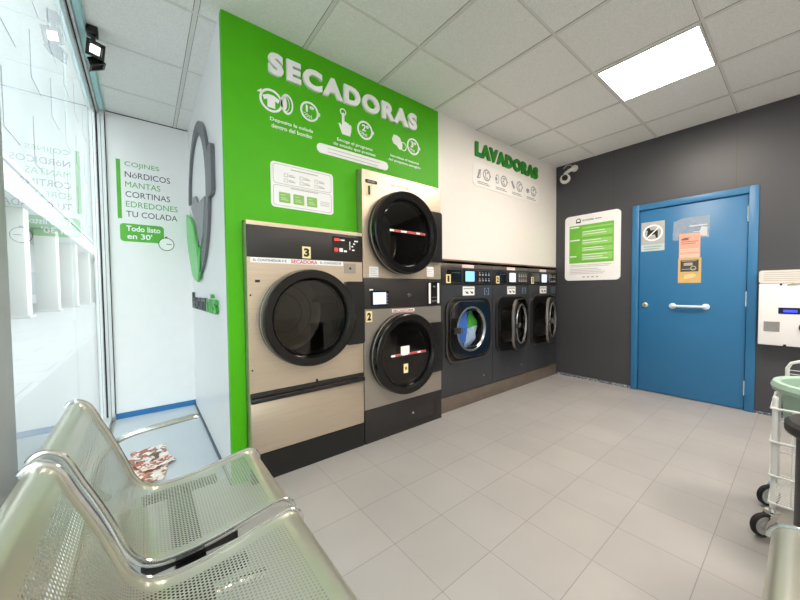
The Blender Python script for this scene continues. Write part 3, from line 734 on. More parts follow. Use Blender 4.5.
b = MB(f); b.lathe(1.760, 0.135, [(0, 0.012), (0.010, 0.011), (0.012, 0.003)], 16); b.build('hatch_lock', CHROME, hh)

# ================================================================== WASHERS
def washer(x0, x1, num, label, screen, glassmat, angle, laundry):
    f = back(YP); W = x1-x0; sx = W/0.74
    t = thing('washing_machine', label, 'washing machine', ((x0+x1)/2, YP+0.35, 0.145), 'front loading washing machines in a row')
    def X(u): return x0+u*sx
    cx, cz = X(0.37), 0.780
    b = MB(f); b.panel_hole(x0+0.002, x1-0.002, 0.152, 1.222, cx, cz, 0.255, -0.012, 0)
    shell(b, x0+0.002, x1-0.002, 0.150, 1.42, YP+0.012, YP+0.68); b.build('body', ANTH, t)
    b = MB(f); b.box(x0+0.002, x1-0.002, 1.226, 1.385, -0.012, 0.006, 0.003); cp = b.build('control_panel', DARKP, t)
    b = MB(f); b.box(x0+0.002, x1-0.002, 1.387, 1.425, -0.012, -0.002, 0.003); tp = b.build('top_strip', M('taupe_metal', (110, 104, 98), rough=0.4, metal=0.4), t)
    b = MB(f); b.box(X(0.28), X(0.45), 1.390, 1.423, -0.0018, -0.0006); b.build('top_label', M('pale_pink_label', (232, 212, 206), rough=0.5), tp, smooth=0)
    b = MB(f); b.prism(rrect(X(0.07), X(0.26), 1.245, 1.365, 0.006), 0.006, 0.009); b.build('coin_unit', BLACKG, cp)
    b = MB(f); b.box(X(0.13), X(0.24), 1.335, 1.342, 0.009, 0.011); b.build('coin_slot', M('dull_grey', (90, 88, 86), rough=0.4, metal=0.5), cp, smooth=0)
    plate_number(cp, f, X(0.055), X(0.115), 1.238, 1.320, num, 0.0095)
    b = MB(f); b.prism(rrect(X(0.295), X(0.465), 1.238, 1.372, 0.006), 0.006, 0.010); sc = b.build('screen_frame', BLACKG, cp)
    b = MB(f); b.prism(rrect(X(0.315), X(0.445), 1.255, 1.358, 0.008), 0.010, 0.0115); b.build('screen', screen, sc, smooth=0)
    b = MB(f); b.prism(rrect(X(0.485), X(0.70), 1.240, 1.370, 0.006), 0.006, 0.009); kp = b.build('keypad', BLACKG, cp)
    for i in range(4):
        for j in range(2):
            b = MB(f); xx = X(0.515+0.048*i); zz = 1.258+0.058*j; b.box(xx, xx+0.026, zz, zz+0.018, 0.009, 0.0105); b.box(xx+0.006, xx+0.018, zz+0.024, zz+0.036, 0.009, 0.0105); b.build('key', PRINTM, kp, smooth=0)
    b = MB(f); b.box(X(0.285), X(0.455), 1.115, 1.205, 0.0005, 0.0018); st = b.build('sticker', PRINTW, t, smooth=0)
    b = MB(f); lines(b, X(0.297), X(0.443), (1.186, 1.178), 0.004, 0.0018)
    for xx in (0.315, 0.385): b.prism([(X(xx), 1.165), (X(xx+.02), 1.135), (X(xx+.05), 1.130), (X(xx+.045), 1.155), (X(xx+.025), 1.150)], 0.0018, 0.0026)
    b.build('sticker_print', PRINTD, st, smooth=0)
    b = MB(f)
    for q in ((0.605, 0.615, 1.115, 1.190), (0.672, 0.682, 1.115, 1.190), (0.615, 0.630, 1.18, 1.19), (0.657, 0.672, 1.18, 1.19), (0.615, 0.630, 1.115, 1.125), (0.657, 0.672, 1.115, 1.125), (0.638, 0.648, 1.14, 1.165)): b.box(X(q[0]), X(q[1]), q[2], q[3], 0.0003, 0.0012)
    b.build('scan_mark', M('steel_blue_print', (120, 140, 160), rough=0.5), t, smooth=0)
    b = MB(f); b.lathe(X(0.60), 0.262, [(0, 0.004), (0.006, 0.003), (0.008, 0)], 12); b.build('screw', CHROME, t)
    # door surround
    hw = 0.325*sx; hh = 0.322; r = 0.13
    b = MB(f); b.loopring(rrect(cx-hw, cx+hw, cz-hh, cz+hh, r), rrect(cx-hw+0.02, cx+hw-0.02, cz-hh+0.02, cz+hh-0.02, r-0.02), 0.0005, 0.022); bz = b.build('door_surround', M('surround_silver', (104, 99, 94), rough=0.3, metal=0.8), t)
    b = MB(f); n = 28
    ol = rrect(cx-hw+0.021, cx+hw-0.021, cz-hh+0.021, cz+hh-0.021, r-0.02)
    il = [(cx+0.25*math.cos(math.atan2(y-cz, x-cx)), cz+0.25*math.sin(math.atan2(y-cz, x-cx))) for x, y in ol]
    b.loopring(ol, il, 0.0005, 0.004); b.build('door_seat', BLACK, bz)
    b = MB(f); b.lathe(cx, cz, [(0.250, 0.003), (0.252, -0.06), (0.285, -0.10), (0.285, -0.45), (0, -0.46)], 40); dr = b.build('drum', DRUM, t)
    if laundry:  # coloured masses stand in for the outdoors reflected in the window
        def reflection_mass(a0, a1, rgb, nm, ph, d0, label):
            b = MB(f); n = 16; prof = [(0.012, -0.014), (0.07, -0.012), (0.13, -0.016), (0.19, -0.030), (0.236, -0.080), (0.24, -0.2)]
            rows = []
            for k in range(n+1):
                a = math.radians(a0+(a1-a0)*k/n)
                rows.append([b.v(cx+r*math.cos(a), cz+r*math.sin(a), z-d0-0.014*(1+math.sin(a*7+r*40+ph))*(r > 0.03)) for r, z in prof])
            lower = [[b.v(cx+r*math.cos(math.radians(a0+(a1-a0)*k/n)), cz+r*math.sin(math.radians(a0+(a1-a0)*k/n)), -0.21) for r, z in prof] for k in range(n+1)]
            m_ = len(prof)
            for k in range(n):
                for q in range(m_-1):
                    b.face([rows[k][q], rows[k][q+1], rows[k+1][q+1], rows[k+1][q]]); b.face([lower[k][q], lower[k+1][q], lower[k+1][q+1], lower[k][q+1]])
                b.face([rows[k][0], rows[k+1][0], lower[k+1][0], lower[k][0]]); b.face([rows[k][-1], lower[k][-1], lower[k+1][-1], rows[k+1][-1]])
            for k in (0, n):
                for q in range(m_-1): b.face([rows[k][q], lower[k][q], lower[k][q+1], rows[k][q+1]])
            tag(b.build('laundry', M(nm, rgb, rough=0.8, var=0.12, scale=25), smooth=60), label, 'laundry')
        reflection_mass(78, 262, (84, 128, 206), 'blue_reflection', 0.0, 0.0, 'blue mass coloured as outdoor reflection on the left inside the window of washer 1')
        reflection_mass(6, 76, (84, 180, 52), 'green_reflection', 1.3, 0.004, 'green mass coloured as outdoor reflection at the upper right inside the window of washer 1')
        reflection_mass(-96, 4, (214, 224, 238), 'white_reflection', 2.1, 0.002, 'white mass coloured as outdoor reflection at the lower right inside the window of washer 1')
    else:
        b = MB(f)
        for k in range(14):
            a = 2*PI*k/14; b.tube([(cx+0.28*math.cos(a), cz+0.28*math.sin(a), -0.11), (cx+0.28*math.cos(a), cz+0.28*math.sin(a), -0.44)], 0.009, 8)
        b.build('drum_rib', DRUM, dr)
    # door hinged on the right
    hx = cx+hw-0.045; dw = 2*hw-0.09; a = math.radians(angle)
    df = Fr((hx, YP-0.0055, 0), (math.cos(a), math.sin(a), 0), (0, 0, 1))
    dcx = -dw/2; dh = 0.277
    b = MB(df); ol = rrect(-dw, 0, cz-dh, cz+dh, 0.155)
    il = [(dcx+0.225*math.cos(math.atan2(y-cz, x-dcx)), cz+0.205*math.sin(math.atan2(y-cz, x-dcx))) for x, y in ol]
    b.loopring(ol, il, 0.0, 0.036); d = b.build('door', BLACKG, t)
    b = MB(df); b.loopring(rrect(-dw-0.004, 0.004, cz-dh-0.004, cz+dh+0.004, 0.158), rrect(-dw+0.001, -0.001, cz-dh+0.001, cz+dh-0.001, 0.154), 0.004, 0.030); b.build('door_edge', M('door_edge_silver', (150, 144, 138), rough=0.3, metal=0.9), d)
    b = MB(df); b.lathe(dcx, cz, [(0.226, 0.0365), (0.222, 0.042), (0.212, 0.042), (0.198, 0.026), (0.226, 0.026)], 44); b.build('door_ring', M('ring_chrome', (160, 158, 156), rough=0.3, metal=0.9), d)
    b = MB(df); b.lathe(dcx, cz, [(0.200, 0.032), (0.10, 0.026), (0, 0.024), (0, 0.018), (0.1, 0.02), (0.200, 0.026)], 40); b.build('door_glass', glassmat, d)
    b = MB(df); b.prism(rrect(-dw+0.02, -dw+0.135, cz-0.028, cz+0.028, 0.01), 0.0362, 0.058); k = b.build('door_latch', M('latch_grey', (70, 66, 64), rough=0.3, metal=0.6), d)
    b = MB(df); b.box(-dw+0.105, -dw+0.13, cz-0.022, cz+0.022, 0.058, 0.064); b.build('latch_plate', M('warm_chrome', (220, 190, 150), rough=0.25, metal=0.9), k)
    return t
WG = glass_mat('washer_glass', (0.88, 0.92, 0.96), 1.5)
washer(2.168, 2.960, '1', 'washing machine with painted blue reflection in its window and door shut, beside dryer stack', SCREEN, WG, 0.0, True)
washer(2.962, 3.684, '2', 'washing machine with door ajar in the middle of the row', SCREENW, WG, 17, False)
washer(3.686, 4.406, '3', 'washing machine with door ajar next to the charcoal wall', SCREENW, WG, 17, False)
b = MB(); b.box(XM-0.045, 4.412, YP, YP+0.7, 0, 0.143, 0.003)
tag(b.build('machine_plinth', TAUPE), 'long taupe metal plinth under the washing machines', 'plinth')

# ================================================================== THINGS ON THE CHARCOAL WALL
t = thing('wall_sign', 'white rounded notice board with green table on charcoal wall', 'sign', (XD, 1.69, 1.27))
b = MB(sd); b.prism(rrect(-2.012, -1.370, 1.276, 2.114, 0.05), 0.0005, 0.010); b.build('plate', PRINTW, t)
b = MB(sd); b.box(-1.955, -1.440, 1.500, 1.985, 0.010, 0.0112); gt = b.build('green_table', M('table_green', (112, 190, 62), rough=0.5), t, smooth=0)
b = MB(sd)
for z0, z1 in ((1.935, 1.955), (1.83, 1.905), (1.72, 1.80), (1.64, 1.70), (1.53, 1.62)): b.box(-1.80, -1.455, z0, z1, 0.0112, 0.0118)
b.build('pale_rows', M('pale_table_green', (150, 208, 110), rough=0.5), gt, smooth=0)
b = MB(sd)
for z, w_ in ((1.955, .11), (1.79, .12), (1.58, .08)): b.box(-1.945, -1.945+w_, z, z+0.014, 0.0112, 0.0122)
for z in (1.89, 1.86, 1.78, 1.75, 1.685, 1.66, 1.60, 1.57, 1.545): b.box(-1.79, -1.50-random.random()*0.12, z, z+0.007, 0.0118, 0.0124)
b.build('table_text', PRINTW, gt, smooth=0)
b = MB(sd); b.ring(-1.845, 2.045, 0.030, 0.020, 0.010, 0.0112, 20); b.prism([(-1.875, 2.015), (-1.815, 2.015), (-1.815, 2.032), (-1.875, 2.032)], 0.010, 0.0112); b.text('LAVANDERIA', -1.80, -1.66, 2.032, 2.054, 0.010, 0.001, 0.01); b.box(-1.65, -1.575, 2.038, 2.046, 0.010, 0.011); b.build('heading', PRINTD, t, smooth=0)
b = MB(sd)
for z, w_ in ((1.470, .49), (1.452, .46), (1.42, .34), (1.40, .38), (1.38, .42), (1.36, .40)): b.box(-1.95, -1.95+w_, z, z+0.006, 0.010, 0.0108)
for i in range(4): b.box(-1.79+0.052*i, -1.762+0.052*i, 1.312, 1.328, 0.010, 0.0108)
b.build('small_print', PRINTL, t, smooth=0)

# notices on the blue door leaf (leaf face is 4 mm behind the wall face)
ld = side(XD+0.004)
t = thing('no_dogs_sticker', 'grey square sticker with crossed out dog on blue door', 'sticker', (XD, 1.07, 1.58))
b = MB(ld); b.box(-1.172, -0.962, 1.655, 1.905, 0.0003, 0.0015); b.build('upper_field', GREYST, t, smooth=0)
b = MB(ld); b.box(-1.172, -0.962, 1.582, 1.6548, 0.0003, 0.0015); lf = b.build('lower_field', M('pale_blue_sticker', (190, 206, 208), rough=0.5), t, smooth=0)
b = MB(ld); lines(b, -1.15, -0.985, (1.625, 1.600), 0.012, 0.0015, 0.02); b.build('caption', M('soft_teal_print', (150, 172, 172), rough=0.5), lf, smooth=0)
b = MB(ld); c0, c1 = -1.067, 1.782
b.prism([(c0-.055, c1-.06), (c0-.04, c1-.06), (c0-.03, c1-.02), (c0+.02, c1-.02), (c0+.03, c1-.06), (c0+.045, c1-.06), (c0+.045, c1+.02), (c0+.03, c1+.03), (c0-.02, c1+.03), (c0-.03, c1+.06), (c0-.065, c1+.055), (c0-.068, c1+.035), (c0-.045, c1+.03)], 0.0015, 0.0022); b.build('dog_shape', BLACK, t, smooth=0)
b = MB(ld); b.ring(c0, c1, 0.090, 0.074, 0.0022, 0.003, 36); b.prism([(c0-.062, c1-.056), (c0-.054, c1-.064), (c0+.062, c1+.056), (c0+.054, c1+.064)], 0.0022, 0.003); b.build('prohibition_ring', PRINTW, t, smooth=0)
t = thing('plastic_sleeve', 'clear plastic sleeve taped high on the blue door', 'plastic sleeve', (XD, 0.75, 1.68))
b = MB(ld); b.prism([(-0.895, 1.672), (-0.612, 1.680), (-0.608, 1.895), (-0.800, 1.900), (-0.888, 1.865)], 0.0004, 0.0016); b.build('film', SLEEVE, t, smooth=0)
b = MB(ld); b.box(-0.76, -0.625, 1.80, 1.812, 0.0018, 0.0022); b.box(-0.73, -0.63, 1.74, 1.748, 0.0018, 0.0022); b.prism([(-0.69, 1.70), (-0.625, 1.69), (-0.625, 1.78), (-0.67, 1.79)], 0.0017, 0.0021); b.build('faded_print', M('faded_paper', (196, 204, 206), rough=0.4), t, smooth=0)
t = thing('paper_notice', 'orange paper notice on blue door under the clear sleeve', 'notice', (XD, 0.76, 1.47))
b = MB(ld); b.box(-0.840, -0.674, 1.478, 1.732, 0.0024, 0.0036); pp = b.build('paper', ORANGEP, t, smooth=0)
b = MB(ld); b.box(-0.822, -0.765, 1.664, 1.684, 0.0036, 0.0042); b.box(-0.806, -0.750, 1.684, 1.690, 0.0036, 0.0042); lines(b, -0.825, -0.690, (1.645, 1.625), 0.006, 0.0036, 0.02); b.build('print', M('brown_print', (150, 84, 66), rough=0.6), pp, smooth=0)
b = MB(ld); lines(b, -0.832, -0.682, (1.565, 1.545, 1.505, 1.488), 0.011, 0.0036, 0.0); b.build('pale_lines', M('pale_orange', (250, 200, 180), rough=0.6), pp, smooth=0)
t = thing('paper_notice', 'amber paper notice with dark picture above the grab handle', 'notice', (XD, 0.75, 1.22))
b = MB(ld); b.box(-0.845, -0.664, 1.220, 1.4775, 0.0024, 0.0036); pp = b.build('paper', AMBERP, t, smooth=0)
b = MB(ld); b.box(-0.826, -0.684, 1.338, 1.458, 0.0036, 0.0042); k = b.build('picture', M('dark_picture', (66, 64, 58), rough=0.6), pp, smooth=0)
b = MB(ld); b.box(-0.80, -0.73, 1.40, 1.43, 0.0042, 0.0046); b.ring(-0.725, 1.372, 0.024, 0.016, 0.0042, 0.0046, 18); lines(b, -0.815, -0.70, (1.445, 1.36), 0.006, 0.0042, 0.01); b.build('picture_marks', M('pale_picture', (176, 170, 154), rough=0.6), k, smooth=0)
b = MB(ld); b.prism([(-0.80, 1.262), (-0.73, 1.272), (-0.70, 1.295), (-0.72, 1.318), (-0.79, 1.305)], 0.0036, 0.0042); b.build('pale_figure', M('pale_amber', (240, 204, 140), rough=0.6), pp, smooth=0)

# payment terminal and plate above it
kx = XD-0.10; kf = side(kx)
t = thing('payment_terminal', 'white wall mounted payment terminal beside the blue door', 'payment terminal', (XD, 0.06, 0.66))
b = MB(kf); b.box(-0.262, 0.16, 0.658, 1.202, -0.099, 0, 0.006); b.build('body', KIOSKW, t)
b = MB(kf); b.box(-0.146, -0.018, 0.938, 0.992, 0.0003, 0.004); k = b.build('display', DISPB, t, smooth=0)
b = MB(kf); b.box(-0.118, -0.040, 0.952, 0.974, 0.004, 0.005); b.build('lit_digits', LEDB, k, smooth=0)
b = MB(kf); b.loopring(rrect(-0.228, -0.136, 0.780, 0.866, 0.002, 2), rrect(-0.222, -0.142, 0.788, 0.860, 0.002, 2), 0.0003, 0.005); k = b.build('change_tray', M('tray_grey', (150, 148, 146), rough=0.4, metal=0.3), t, smooth=0)
b = MB(kf); b.box(-0.2215, -0.1425, 0.7885, 0.8595, 0.0003, 0.0016); b.build('tray_opening', M('tray_inner', (156, 153, 150), rough=0.4, metal=0.4), k, smooth=0)
b = MB(kf); b.lathe(0.012, 0.825, [(0, 0.03), (0.03, 0.028), (0.042, 0.015), (0.044, 0.0005)], 24); b.build('note_reader', M('navy_knob', (44, 48, 66), rough=0.35), t)
b = MB(kf); b.lathe(-0.105, 0.664, [(0, 0.004), (0.008, 0.003), (0.010, 0.0003)], 12); b.lathe(-0.135, 1.192, [(0, 0.004), (0.007, 0.003), (0.009, 0.0003)], 12); b.build('screw', BLACK, t)
b = MB(kf); b.tube([(-0.100, 1.190, 0.006), (-0.06, 1.200, 0.010), (0.0, 1.214, 0.012), (0.06, 1.225, 0.010)], 0.009, 8, flat=0.4); b.build('cable', M('beige_cable', (206, 196, 160), rough=0.5), t)
t = thing('notice_plate', 'white plate of small print above the payment terminal', 'sign', (kx, 0.06, 1.21))
b = MB(kf); b.prism(rrect(-0.264, 0.16, 1.206, 1.318, 0.018), -0.099, -0.002); b.build('plate', M('pale_plate', (222, 216, 210), rough=0.45, var=0.03), t)
b = MB(kf); lines(b, -0.235, 0.12, (1.295, 1.277, 1.259, 1.241, 1.225), 0.006, -0.002, 0.03); b.build('small_print', PRINTL, t, smooth=0)

# security camera in the corner
t = thing('security_camera', 'white dome security camera high in the charcoal wall corner', 'security camera', (XD, 1.93, 2.64))
b = MB(Fr((4.33, 1.975, 2.598), (0, 1, 0), (0, 0, 1)))
prof = [(0, 0.062)] + [(0.062*math.sin(PI*i/12), 0.062*math.cos(PI*i/12)) for i in range(1, 12)] + [(0, -0.062)]
b.lathe(0, 0, prof, 28); hd = b.build('head', CREAMP, t)
ldir = V((-0.80, -0.05, -0.10)).normalized(); lr = ldir.cross(V((0, 0, 1))).normalized(); lu = lr.cross(ldir)
b = MB(Fr(V((4.33, 1.975, 2.598)), tuple(-lr), tuple(lu)))
b.fr.n = V((0,0,0)) + ldir
b.lathe(0.012, 0.006, [(0, 0.066), (0.030, 0.060), (0.040, 0.046)], 22); b.build('lens', BLACKG, hd)
b = MB(); b.tube([(4.345, 1.985, 2.664), (4.355, 1.965, 2.685), (4.375, 1.935, 2.710), (4.415, 1.905, 2.728)], 0.022, 12); b.build('arm', CREAMP, t)
b = MB(sd); b.lathe(-1.90, 2.733, [(0, 0.03), (0.035, 0.028), (0.042, 0.016), (0.043, 0.0005)], 20); b.build('mount', CREAMP, t)
b = MB(); b.tube([(4.42, 1.92, 2.755), (4.40, 1.94, 2.785), (4.39, 1.98, 2.79), (4.40, 2.03, 2.76)], 0.004, 6); b.build('cable', M('white_cable', (220, 216, 210), rough=0.5), t)

# twin spotlight on the ceiling by the glass
t = thing('spotlight', 'black twin head spotlight under the ceiling by the glass', 'spotlight', (-0.20, 2.77, H))
b = MB(); b.box(-0.235, -0.180, 2.74, 2.80, H-0.05, H-0.0005, 0.006); b.tube([(-0.205, 2.77, H-0.05), (-0.205, 2.78, H-0.10)], 0.012, 10); b.build('bracket', BLACK, t)
def head(o, d, size, lens, nm):
    d = V(d).normalized(); r = d.cross(V((0, 0, 1))).normalized()*-1; r = V((0, 0, 1)).cross(d).normalized(); u = d.cross(r).normalized()
    fr = Fr(o, tuple(r), tuple(u))
    s_ = size
    b = MB(fr)
    # tapered housing, open rim
    P0 = [(-s_*.6, -s_*.6), (s_*.6, -s_*.6), (s_*.6, s_*.6), (-s_*.6, s_*.6)]; P1 = [(x*1.67, y*1.67) for x, y in P0]
    a = [b.v(x, y, -s_*1.2) for x, y in P0]; c = [b.v(x, y, 0) for x, y in P1]; c2 = [b.v(x*.7, y*.7, 0) for x, y in P1]; e = [b.v(x*.62, y*.62, -s_*.3) for x, y in P1]
    b.face(a[::-1]); b.face(e)
    for i in range(4):
        j = (i+1) % 4; b.face([a[i], a[j], c[j], c[i]]); b.face([c[i], c[j], c2[j], c2[i]]); b.face([c2[i], c2[j], e[j], e[i]])
    h_ = b.build(nm, BLACK, t, smooth=0)
    if lens:
        b = MB(fr); b.box(-s_*.5, s_*.5, -s_*.5, s_*.5, -s_*.25, -s_*.12); b.build('lens', M('lit_lens', (255, 255, 250), rough=0.3, emit=3.0), h_, smooth=0)
head((-0.196, 2.775, 2.690), (0.45, -1.0, -0.35), 0.046, True, 'lamp_head')
head((-0.196, 2.86, 2.625), (0.60, 0.10, -1.0), 0.044, False, 'lamp_head')

# ================================================================== BENCHES
PROFILE = [(-0.224, 0.776), (-0.215, 0.787), (-0.202, 0.792), (-0.184, 0.786), (-0.165, 0.764), (-0.142, 0.705), (-0.110, 0.628), (-0.080, 0.545), (-0.062, 0.488), (-0.044, 0.452), (-0.018, 0.424), (0.018, 0.408), (0.070, 0.404), (0.140, 0.408), (0.215, 0.420), (0.290, 0.434), (0.335, 0.441), (0.362, 0.440), (0.384, 0.428), (0.397, 0.405), (0.398, 0.375)]
def spline(P, k=4):
    out = []
    for i in range(len(P)-1):
        p0 = P[max(i-1, 0)]; p1 = P[i]; p2 = P[i+1]; p3 = P[min(i+2, len(P)-1)]
        for j in range(k):
            s_ = j/k
            out.append(tuple(0.5*((2*p1[a])+(-p0[a]+p2[a])*s_+(2*p0[a]-5*p1[a]+4*p2[a]-p3[a])*s_*s_+(-p0[a]+3*p1[a]-3*p2[a]+p3[a])*s_**3) for a in range(2)))
    out.append(P[-1]); return out
PR = spline(PROFILE); LEN = sum(math.dist(a, c) for a, c in zip(PR, PR[1:])); SW = 0.455
PERF = perforated_mat(SW, LEN)
RAILC = M('bright_rail', (210, 212, 208), rough=0.16, metal=0.9, var=0.03)
def seat_shell(fr, y0, parent):
    """sheet steel shell: profile in (x, z of the bench frame), width along the bench"""
    me = bpy.data.meshes.new('seat_shell'); org = root_loc(parent)
    vs = []; uvs = []; fs = []; s_ = 0
    nrm = []
    for i, p in enumerate(PR):
        a = PR[max(i-1, 0)]; c = PR[min(i+1, len(PR)-1)]; d = V((c[0]-a[0], c[1]-a[1])).normalized(); nrm.append((-d.y, d.x))
    ln = [0]
    for a, c in zip(PR, PR[1:]): ln.append(ln[-1]+math.dist(a, c))
    T = 0.0006; n = len(PR)
    for lay in (0, 1):
        for i in range(n):
            for k in (0, 1):
                x = PR[i][0]-nrm[i][0]*T*lay; z = PR[i][1]-nrm[i][1]*T*lay
                vs.append(fr(x, y0+SW*k, z)-org); uvs.append((SW*k, ln[i]))
    def idx(l, i, k): return l*2*n+i*2+k
    for i in range(n-1):
        fs.append((idx(0, i, 0), idx(0, i+1, 0), idx(0, i+1, 1), idx(0, i, 1))); fs.append((idx(1, i, 0), idx(1, i, 1), idx(1, i+1, 1), idx(1, i+1, 0)))
        for k in (0, 1): fs.append((idx(0, i, k), idx(1, i, k), idx(1, i+1, k), idx(0, i+1, k)))
    for i in (0, n-1): fs.append((idx(0, i, 0), idx(0, i, 1), idx(1, i, 1), idx(1, i, 0)))
    me.from_pydata([tuple(v) for v in vs], [], fs)
    uvl = me.uv_layers.new(name='UVMap')
    for lp in me.loops: uvl.data[lp.index].uv = uvs[lp.vertex_index]
    bm = bmesh.new(); bm.from_mesh(me); bmesh.ops.recalc_face_normals(bm, faces=bm.faces); bm.to_mesh(me); bm.free()
    for p in me.polygons: p.use_smooth = True
    me.set_sharp_from_angle(angle=math.radians(40)); me.materials.append(PERF)
    o = bpy.data.objects.new('seat_shell', me); COL.objects.link(o); o.parent = parent
    return o
class BFr(Fr):
    """bench frame: x = forward of the bench, y = along the bench, z = up"""
    def __init__(s, o, fwd, along): s.o = V(o); s.r = V(fwd); s.u = V(along); s.n = V((0, 0, 1))
def bench(fr, ys, y_beam, label, legs, arm=None):
    t = thing('bench', label, 'bench', tuple(fr(0.08, (y_beam[0]+y_beam[1])/2, 0)))
    for y0 in ys:
        sh = seat_shell(fr, y0, t)
        for k in (0, 1):
            off = -0.0045 if k == 0 else SW+0.0045
            b = MB(fr); pts = [(x, y0+off, z) for x, z in PR[1:-2]]; b.tube(pts, 0.0055, 10, flat=2.1); b.build('edge_rail', RAILC, sh)
    b = MB(fr); b.box(0.05, 0.13, y_beam[0], y_beam[1], 0.305, 0.365, 0.004); b.build('beam', BLACK, t)
    for y0 in ys:
        for k in (0.03, SW-0.03):
            b = MB(fr); b.prism([(0, 0)]*0 or [(-0.03, y0+k-0.015), (0.22, y0+k-0.015), (0.22, y0+k+0.015), (-0.03, y0+k+0.015)], 0.366, 0.392); b.build('seat_bracket', BLACK, t)
    for y in legs:
        b = MB(fr); b.tube([(0.09, y, 0.304), (0.09, y, 0.06)], 0.028, 14); b.tube([(-0.20, y, 0.022), (-0.10, y, 0.045), (0.09, y, 0.055), (0.26, y, 0.045), (0.36, y, 0.022)], 0.022, 12, flat=0.8); b.build('leg', CHROME, t)
        
    if arm is not None:
        b = MB(fr); b.tube([(x, arm, z) for x, z in spline([(-0.125, 0.40), (-0.17, 0.46), (-0.155, 0.54), (-0.115, 0.598), (-0.075, 0.622), (-0.02, 0.632), (0.06, 0.638), (0.145, 0.644), (0.165, 0.640)], 3)], 0.015, 12, flat=0.75); b.build('armrest', RAILC, t)
    return t
bench(BFr((0, 0, 0), (1, 0, 0), (0, 1, 0)), (0.603, 1.135), (0.45, 1.62), 'perforated beige steel bench with chrome rails beside the glass front', (0.85, 1.36), arm=1.625)
bench(BFr((0, -0.345, 0), (0, 1, 0), (-1, 0, 0)), (-1.52, -1.02), (-1.50, -0.60), 'beige steel bench edge with chrome rail at bottom right corner', (-1.30, -0.80))

# ================================================================== LAUNDRY CART, TUB, BIN, NEWSPAPER
cx0, cx1, cy0, cy1 = 2.285, 2.63, -0.36, 0.078
t = thing('laundry_cart', 'white wire laundry cart on casters holding a green tub', 'cart', ((cx0+cx1)/2, (cy0+cy1)/2, 0))
for x in (cx0, cx1):
    for y in (cy0, cy1):
        b = MB(); b.tube([(x, y, 0.14), (x, y, 0.655)], 0.0095, 12); b.lathe(x, y, [(0, 0.668), (0.008, 0.664), (0.0105, 0.655)], 12); b.build('post', WIREW, t)
        ax = V((0.64, 0.77, 0)).normalized(); rv = V((-0.77, 0.64, 0)).normalized(); wc = V((x, y, 0.056)) + rv*0.040
        wf = Fr(tuple(wc), tuple(rv), (0, 0, 1))
        b = MB(); b.tube([(x, y, 0.139), (x, y, 0.110)], 0.009, 10); b.f(wf)
        for s_ in (-1, 1): b.prism([(0.012, -0.012), (0.012, 0.012), (-0.026, 0.066), (-0.056, 0.066), (-0.012, -0.012)], s_*0.019-0.0025, s_*0.019+0.0025)
        b.prism([(-0.056, 0.062), (-0.024, 0.062), (-0.024, 0.068), (-0.056, 0.068)], -0.0215, 0.0215); fk = b.build('caster', CHROME, t)
        b = MB(wf); b.lathe(0, 0, [(0.043, -0.010), (0.051, -0.012), (0.056, -0.006), (0.056, 0.006), (0.051, 0.012), (0.043, 0.010)], 32, close=True); wl = b.build('wheel', RUBBER, fk)
        b = MB(wf); b.lathe(0, 0, [(0, -0.013), (0.016, -0.013), (0.020, -0.008), (0.0428, -0.009), (0.0428, 0.009), (0.020, 0.008), (0.016, 0.013), (0, 0.013)], 24); b.build('hub', M('grey_hub', (190, 190, 188), rough=0.4), wl)
b = MB()
for z in (0.612, 0.455, 0.295, 0.165):
    b.tube([(cx0-0.012, cy0-0.01, z), (cx0-0.012, cy1+0.01, z)], 0.0055, 8); b.tube([(cx1+0.012, cy0-0.01, z), (cx1+0.012, cy1+0.01, z)], 0.004, 8)
    b.tube([(cx0-0.012, cy1+0.012, z), (cx1+0.012, cy1+0.012, z)], 0.004, 8); b.tube([(cx0-0.012, cy0-0.012, z), (cx1+0.012, cy0-0.012, z)], 0.004, 8)
for i in range(1, 8):
    y = cy0+(cy1-cy0)*i/8
    b.tube([(cx0-0.006, y, 0.165), (cx0-0.006, y, 0.612)], 0.0035, 6); b.tube([(cx1+0.006, y, 0.165), (cx1+0.006, y, 0.612)], 0.0035, 6)
x = (cx0+cx1)/2
b.tube([(x, cy1+0.008, 0.165), (x, cy1+0.008, 0.612)], 0.003, 6); b.tube([(x, cy0-0.008, 0.165), (x, cy0-0.008, 0.612)], 0.003, 6)
for i in range(1, 20):
    x = cx0+(cx1-cx0)*i/20
    b.tube([(x, cy0, 0.165), (x, cy1, 0.165)], 0.0022, 6)
for i in range(2):
    b.tube([(cx0, cy0+0.14+0.15*i, 0.161), (cx1, cy0+0.14+0.15*i, 0.161)], 0.003, 6)
b.build('wire_basket', WIREW, t)
b = MB(); b.tube([(cx1+0.03, 0.052, 0.60), (cx1+0.03, 0.052, 0.745), (cx1+0.03, 0.040, 0.772), (cx1+0.03, -0.02, 0.800), (cx1+0.03, -0.27, 0.800), (cx1+0.03, -0.33, 0.772), (cx1+0.03, -0.342, 0.745), (cx1+0.03, -0.342, 0.60)], 0.008, 10)
for i in range(7): b.tube([(cx1+0.03, 0.05, 0.735-0.02*i), (cx1+0.03, -0.34, 0.735-0.02*i)], 0.002, 6)
b.build('push_handle', WIREW, t)

t = thing('tub', 'round pale green plastic tub sitting in the wire cart', 'tub', (2.475, -0.125, 0.45))
b = MB(); b.lathe(2.475, -0.125, [(0, 0.452), (0.155, 0.452), (0.170, 0.465), (0.188, 0.660), (0.200, 0.672), (0.222, 0.672), (0.228, 0.690), (0.220, 0.712), (0.205, 0.716), (0.194, 0.706), (0.178, 0.470), (0.15, 0.458), (0, 0.458)], 44); b.build('shell', TUBG, t)

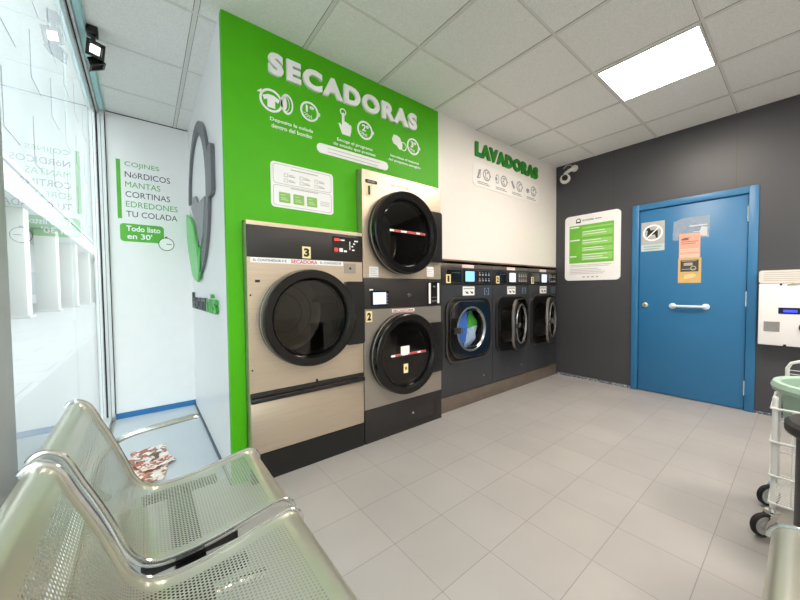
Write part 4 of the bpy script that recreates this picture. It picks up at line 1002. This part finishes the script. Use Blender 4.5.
t = thing('waste_bin', 'black cylindrical bin with wider round lid at right edge', 'bin', (1.88, -0.130, 0))
b = MB(); b.lathe(1.88, -0.130, [(0, 0.0), (0.138, 0.0), (0.142, 0.01), (0.142, 0.640), (0, 0.640)], 40); b.build('body', M('bin_black', (26, 25, 25), rough=0.5, bump=0.2, bscale=150), t)
b = MB(); b.lathe(1.88, -0.130, [(0, 0.641), (0.165, 0.641), (0.172, 0.650), (0.172, 0.676), (0.160, 0.688), (0.10, 0.692), (0, 0.692)], 40); b.build('lid', M('bin_lid', (46, 44, 43), rough=0.45), t)

news = blotch_mat('printed_leaflet', [(232, 226, 220), (180, 92, 74), (240, 236, 230), (150, 110, 84), (200, 150, 128), (90, 70, 64), (236, 214, 200)], 22, 0.5)
def leaflet(cx, cy, w_, h_, rot, z0, label):
    b = MB(Fr((cx, cy, 0), (math.cos(rot), math.sin(rot), 0), (-math.sin(rot), math.cos(rot), 0)))
    n = 10; g = []; g2 = []
    for i in range(n+1):
        for lst, dz in ((g, 0.004), (g2, 0.0)):
            lst.append([b.v(-w_/2+w_*i/n, -h_/2+h_*j/n, z0+dz+0.006*abs(math.sin(i*0.9+rot))+0.004*math.sin(j*1.1+i)**2) for j in range(n+1)])
    for i in range(n):
        for j in range(n):
            b.face([g[i][j], g[i+1][j], g[i+1][j+1], g[i][j+1]]); b.face([g2[i][j], g2[i][j+1], g2[i+1][j+1], g2[i+1][j]])
    for i in range(n):
        b.face([g[i][0], g2[i][0], g2[i+1][0], g[i+1][0]]); b.face([g[i][n], g[i+1][n], g2[i+1][n], g2[i][n]]); b.face([g[0][i], g[0][i+1], g2[0][i+1], g2[0][i]]); b.face([g[n][i], g2[n][i], g2[n][i+1], g[n][i+1]])
    tag(b.build('leaflet', news), label, 'leaflet', 'printed leaflets on the niche floor')
leaflet(0.000, 2.90, 0.20, 0.27, 0.10, 0.0045, 'crumpled red printed leaflet farthest back on the niche floor')
leaflet(-0.015, 2.62, 0.20, 0.27, -0.15, 0.0045, 'crumpled red printed leaflet nearest the bench on niche floor')
leaflet(0.010, 2.765, 0.19, 0.26, 0.35, 0.0215, 'crumpled red printed leaflet lying across the two others')
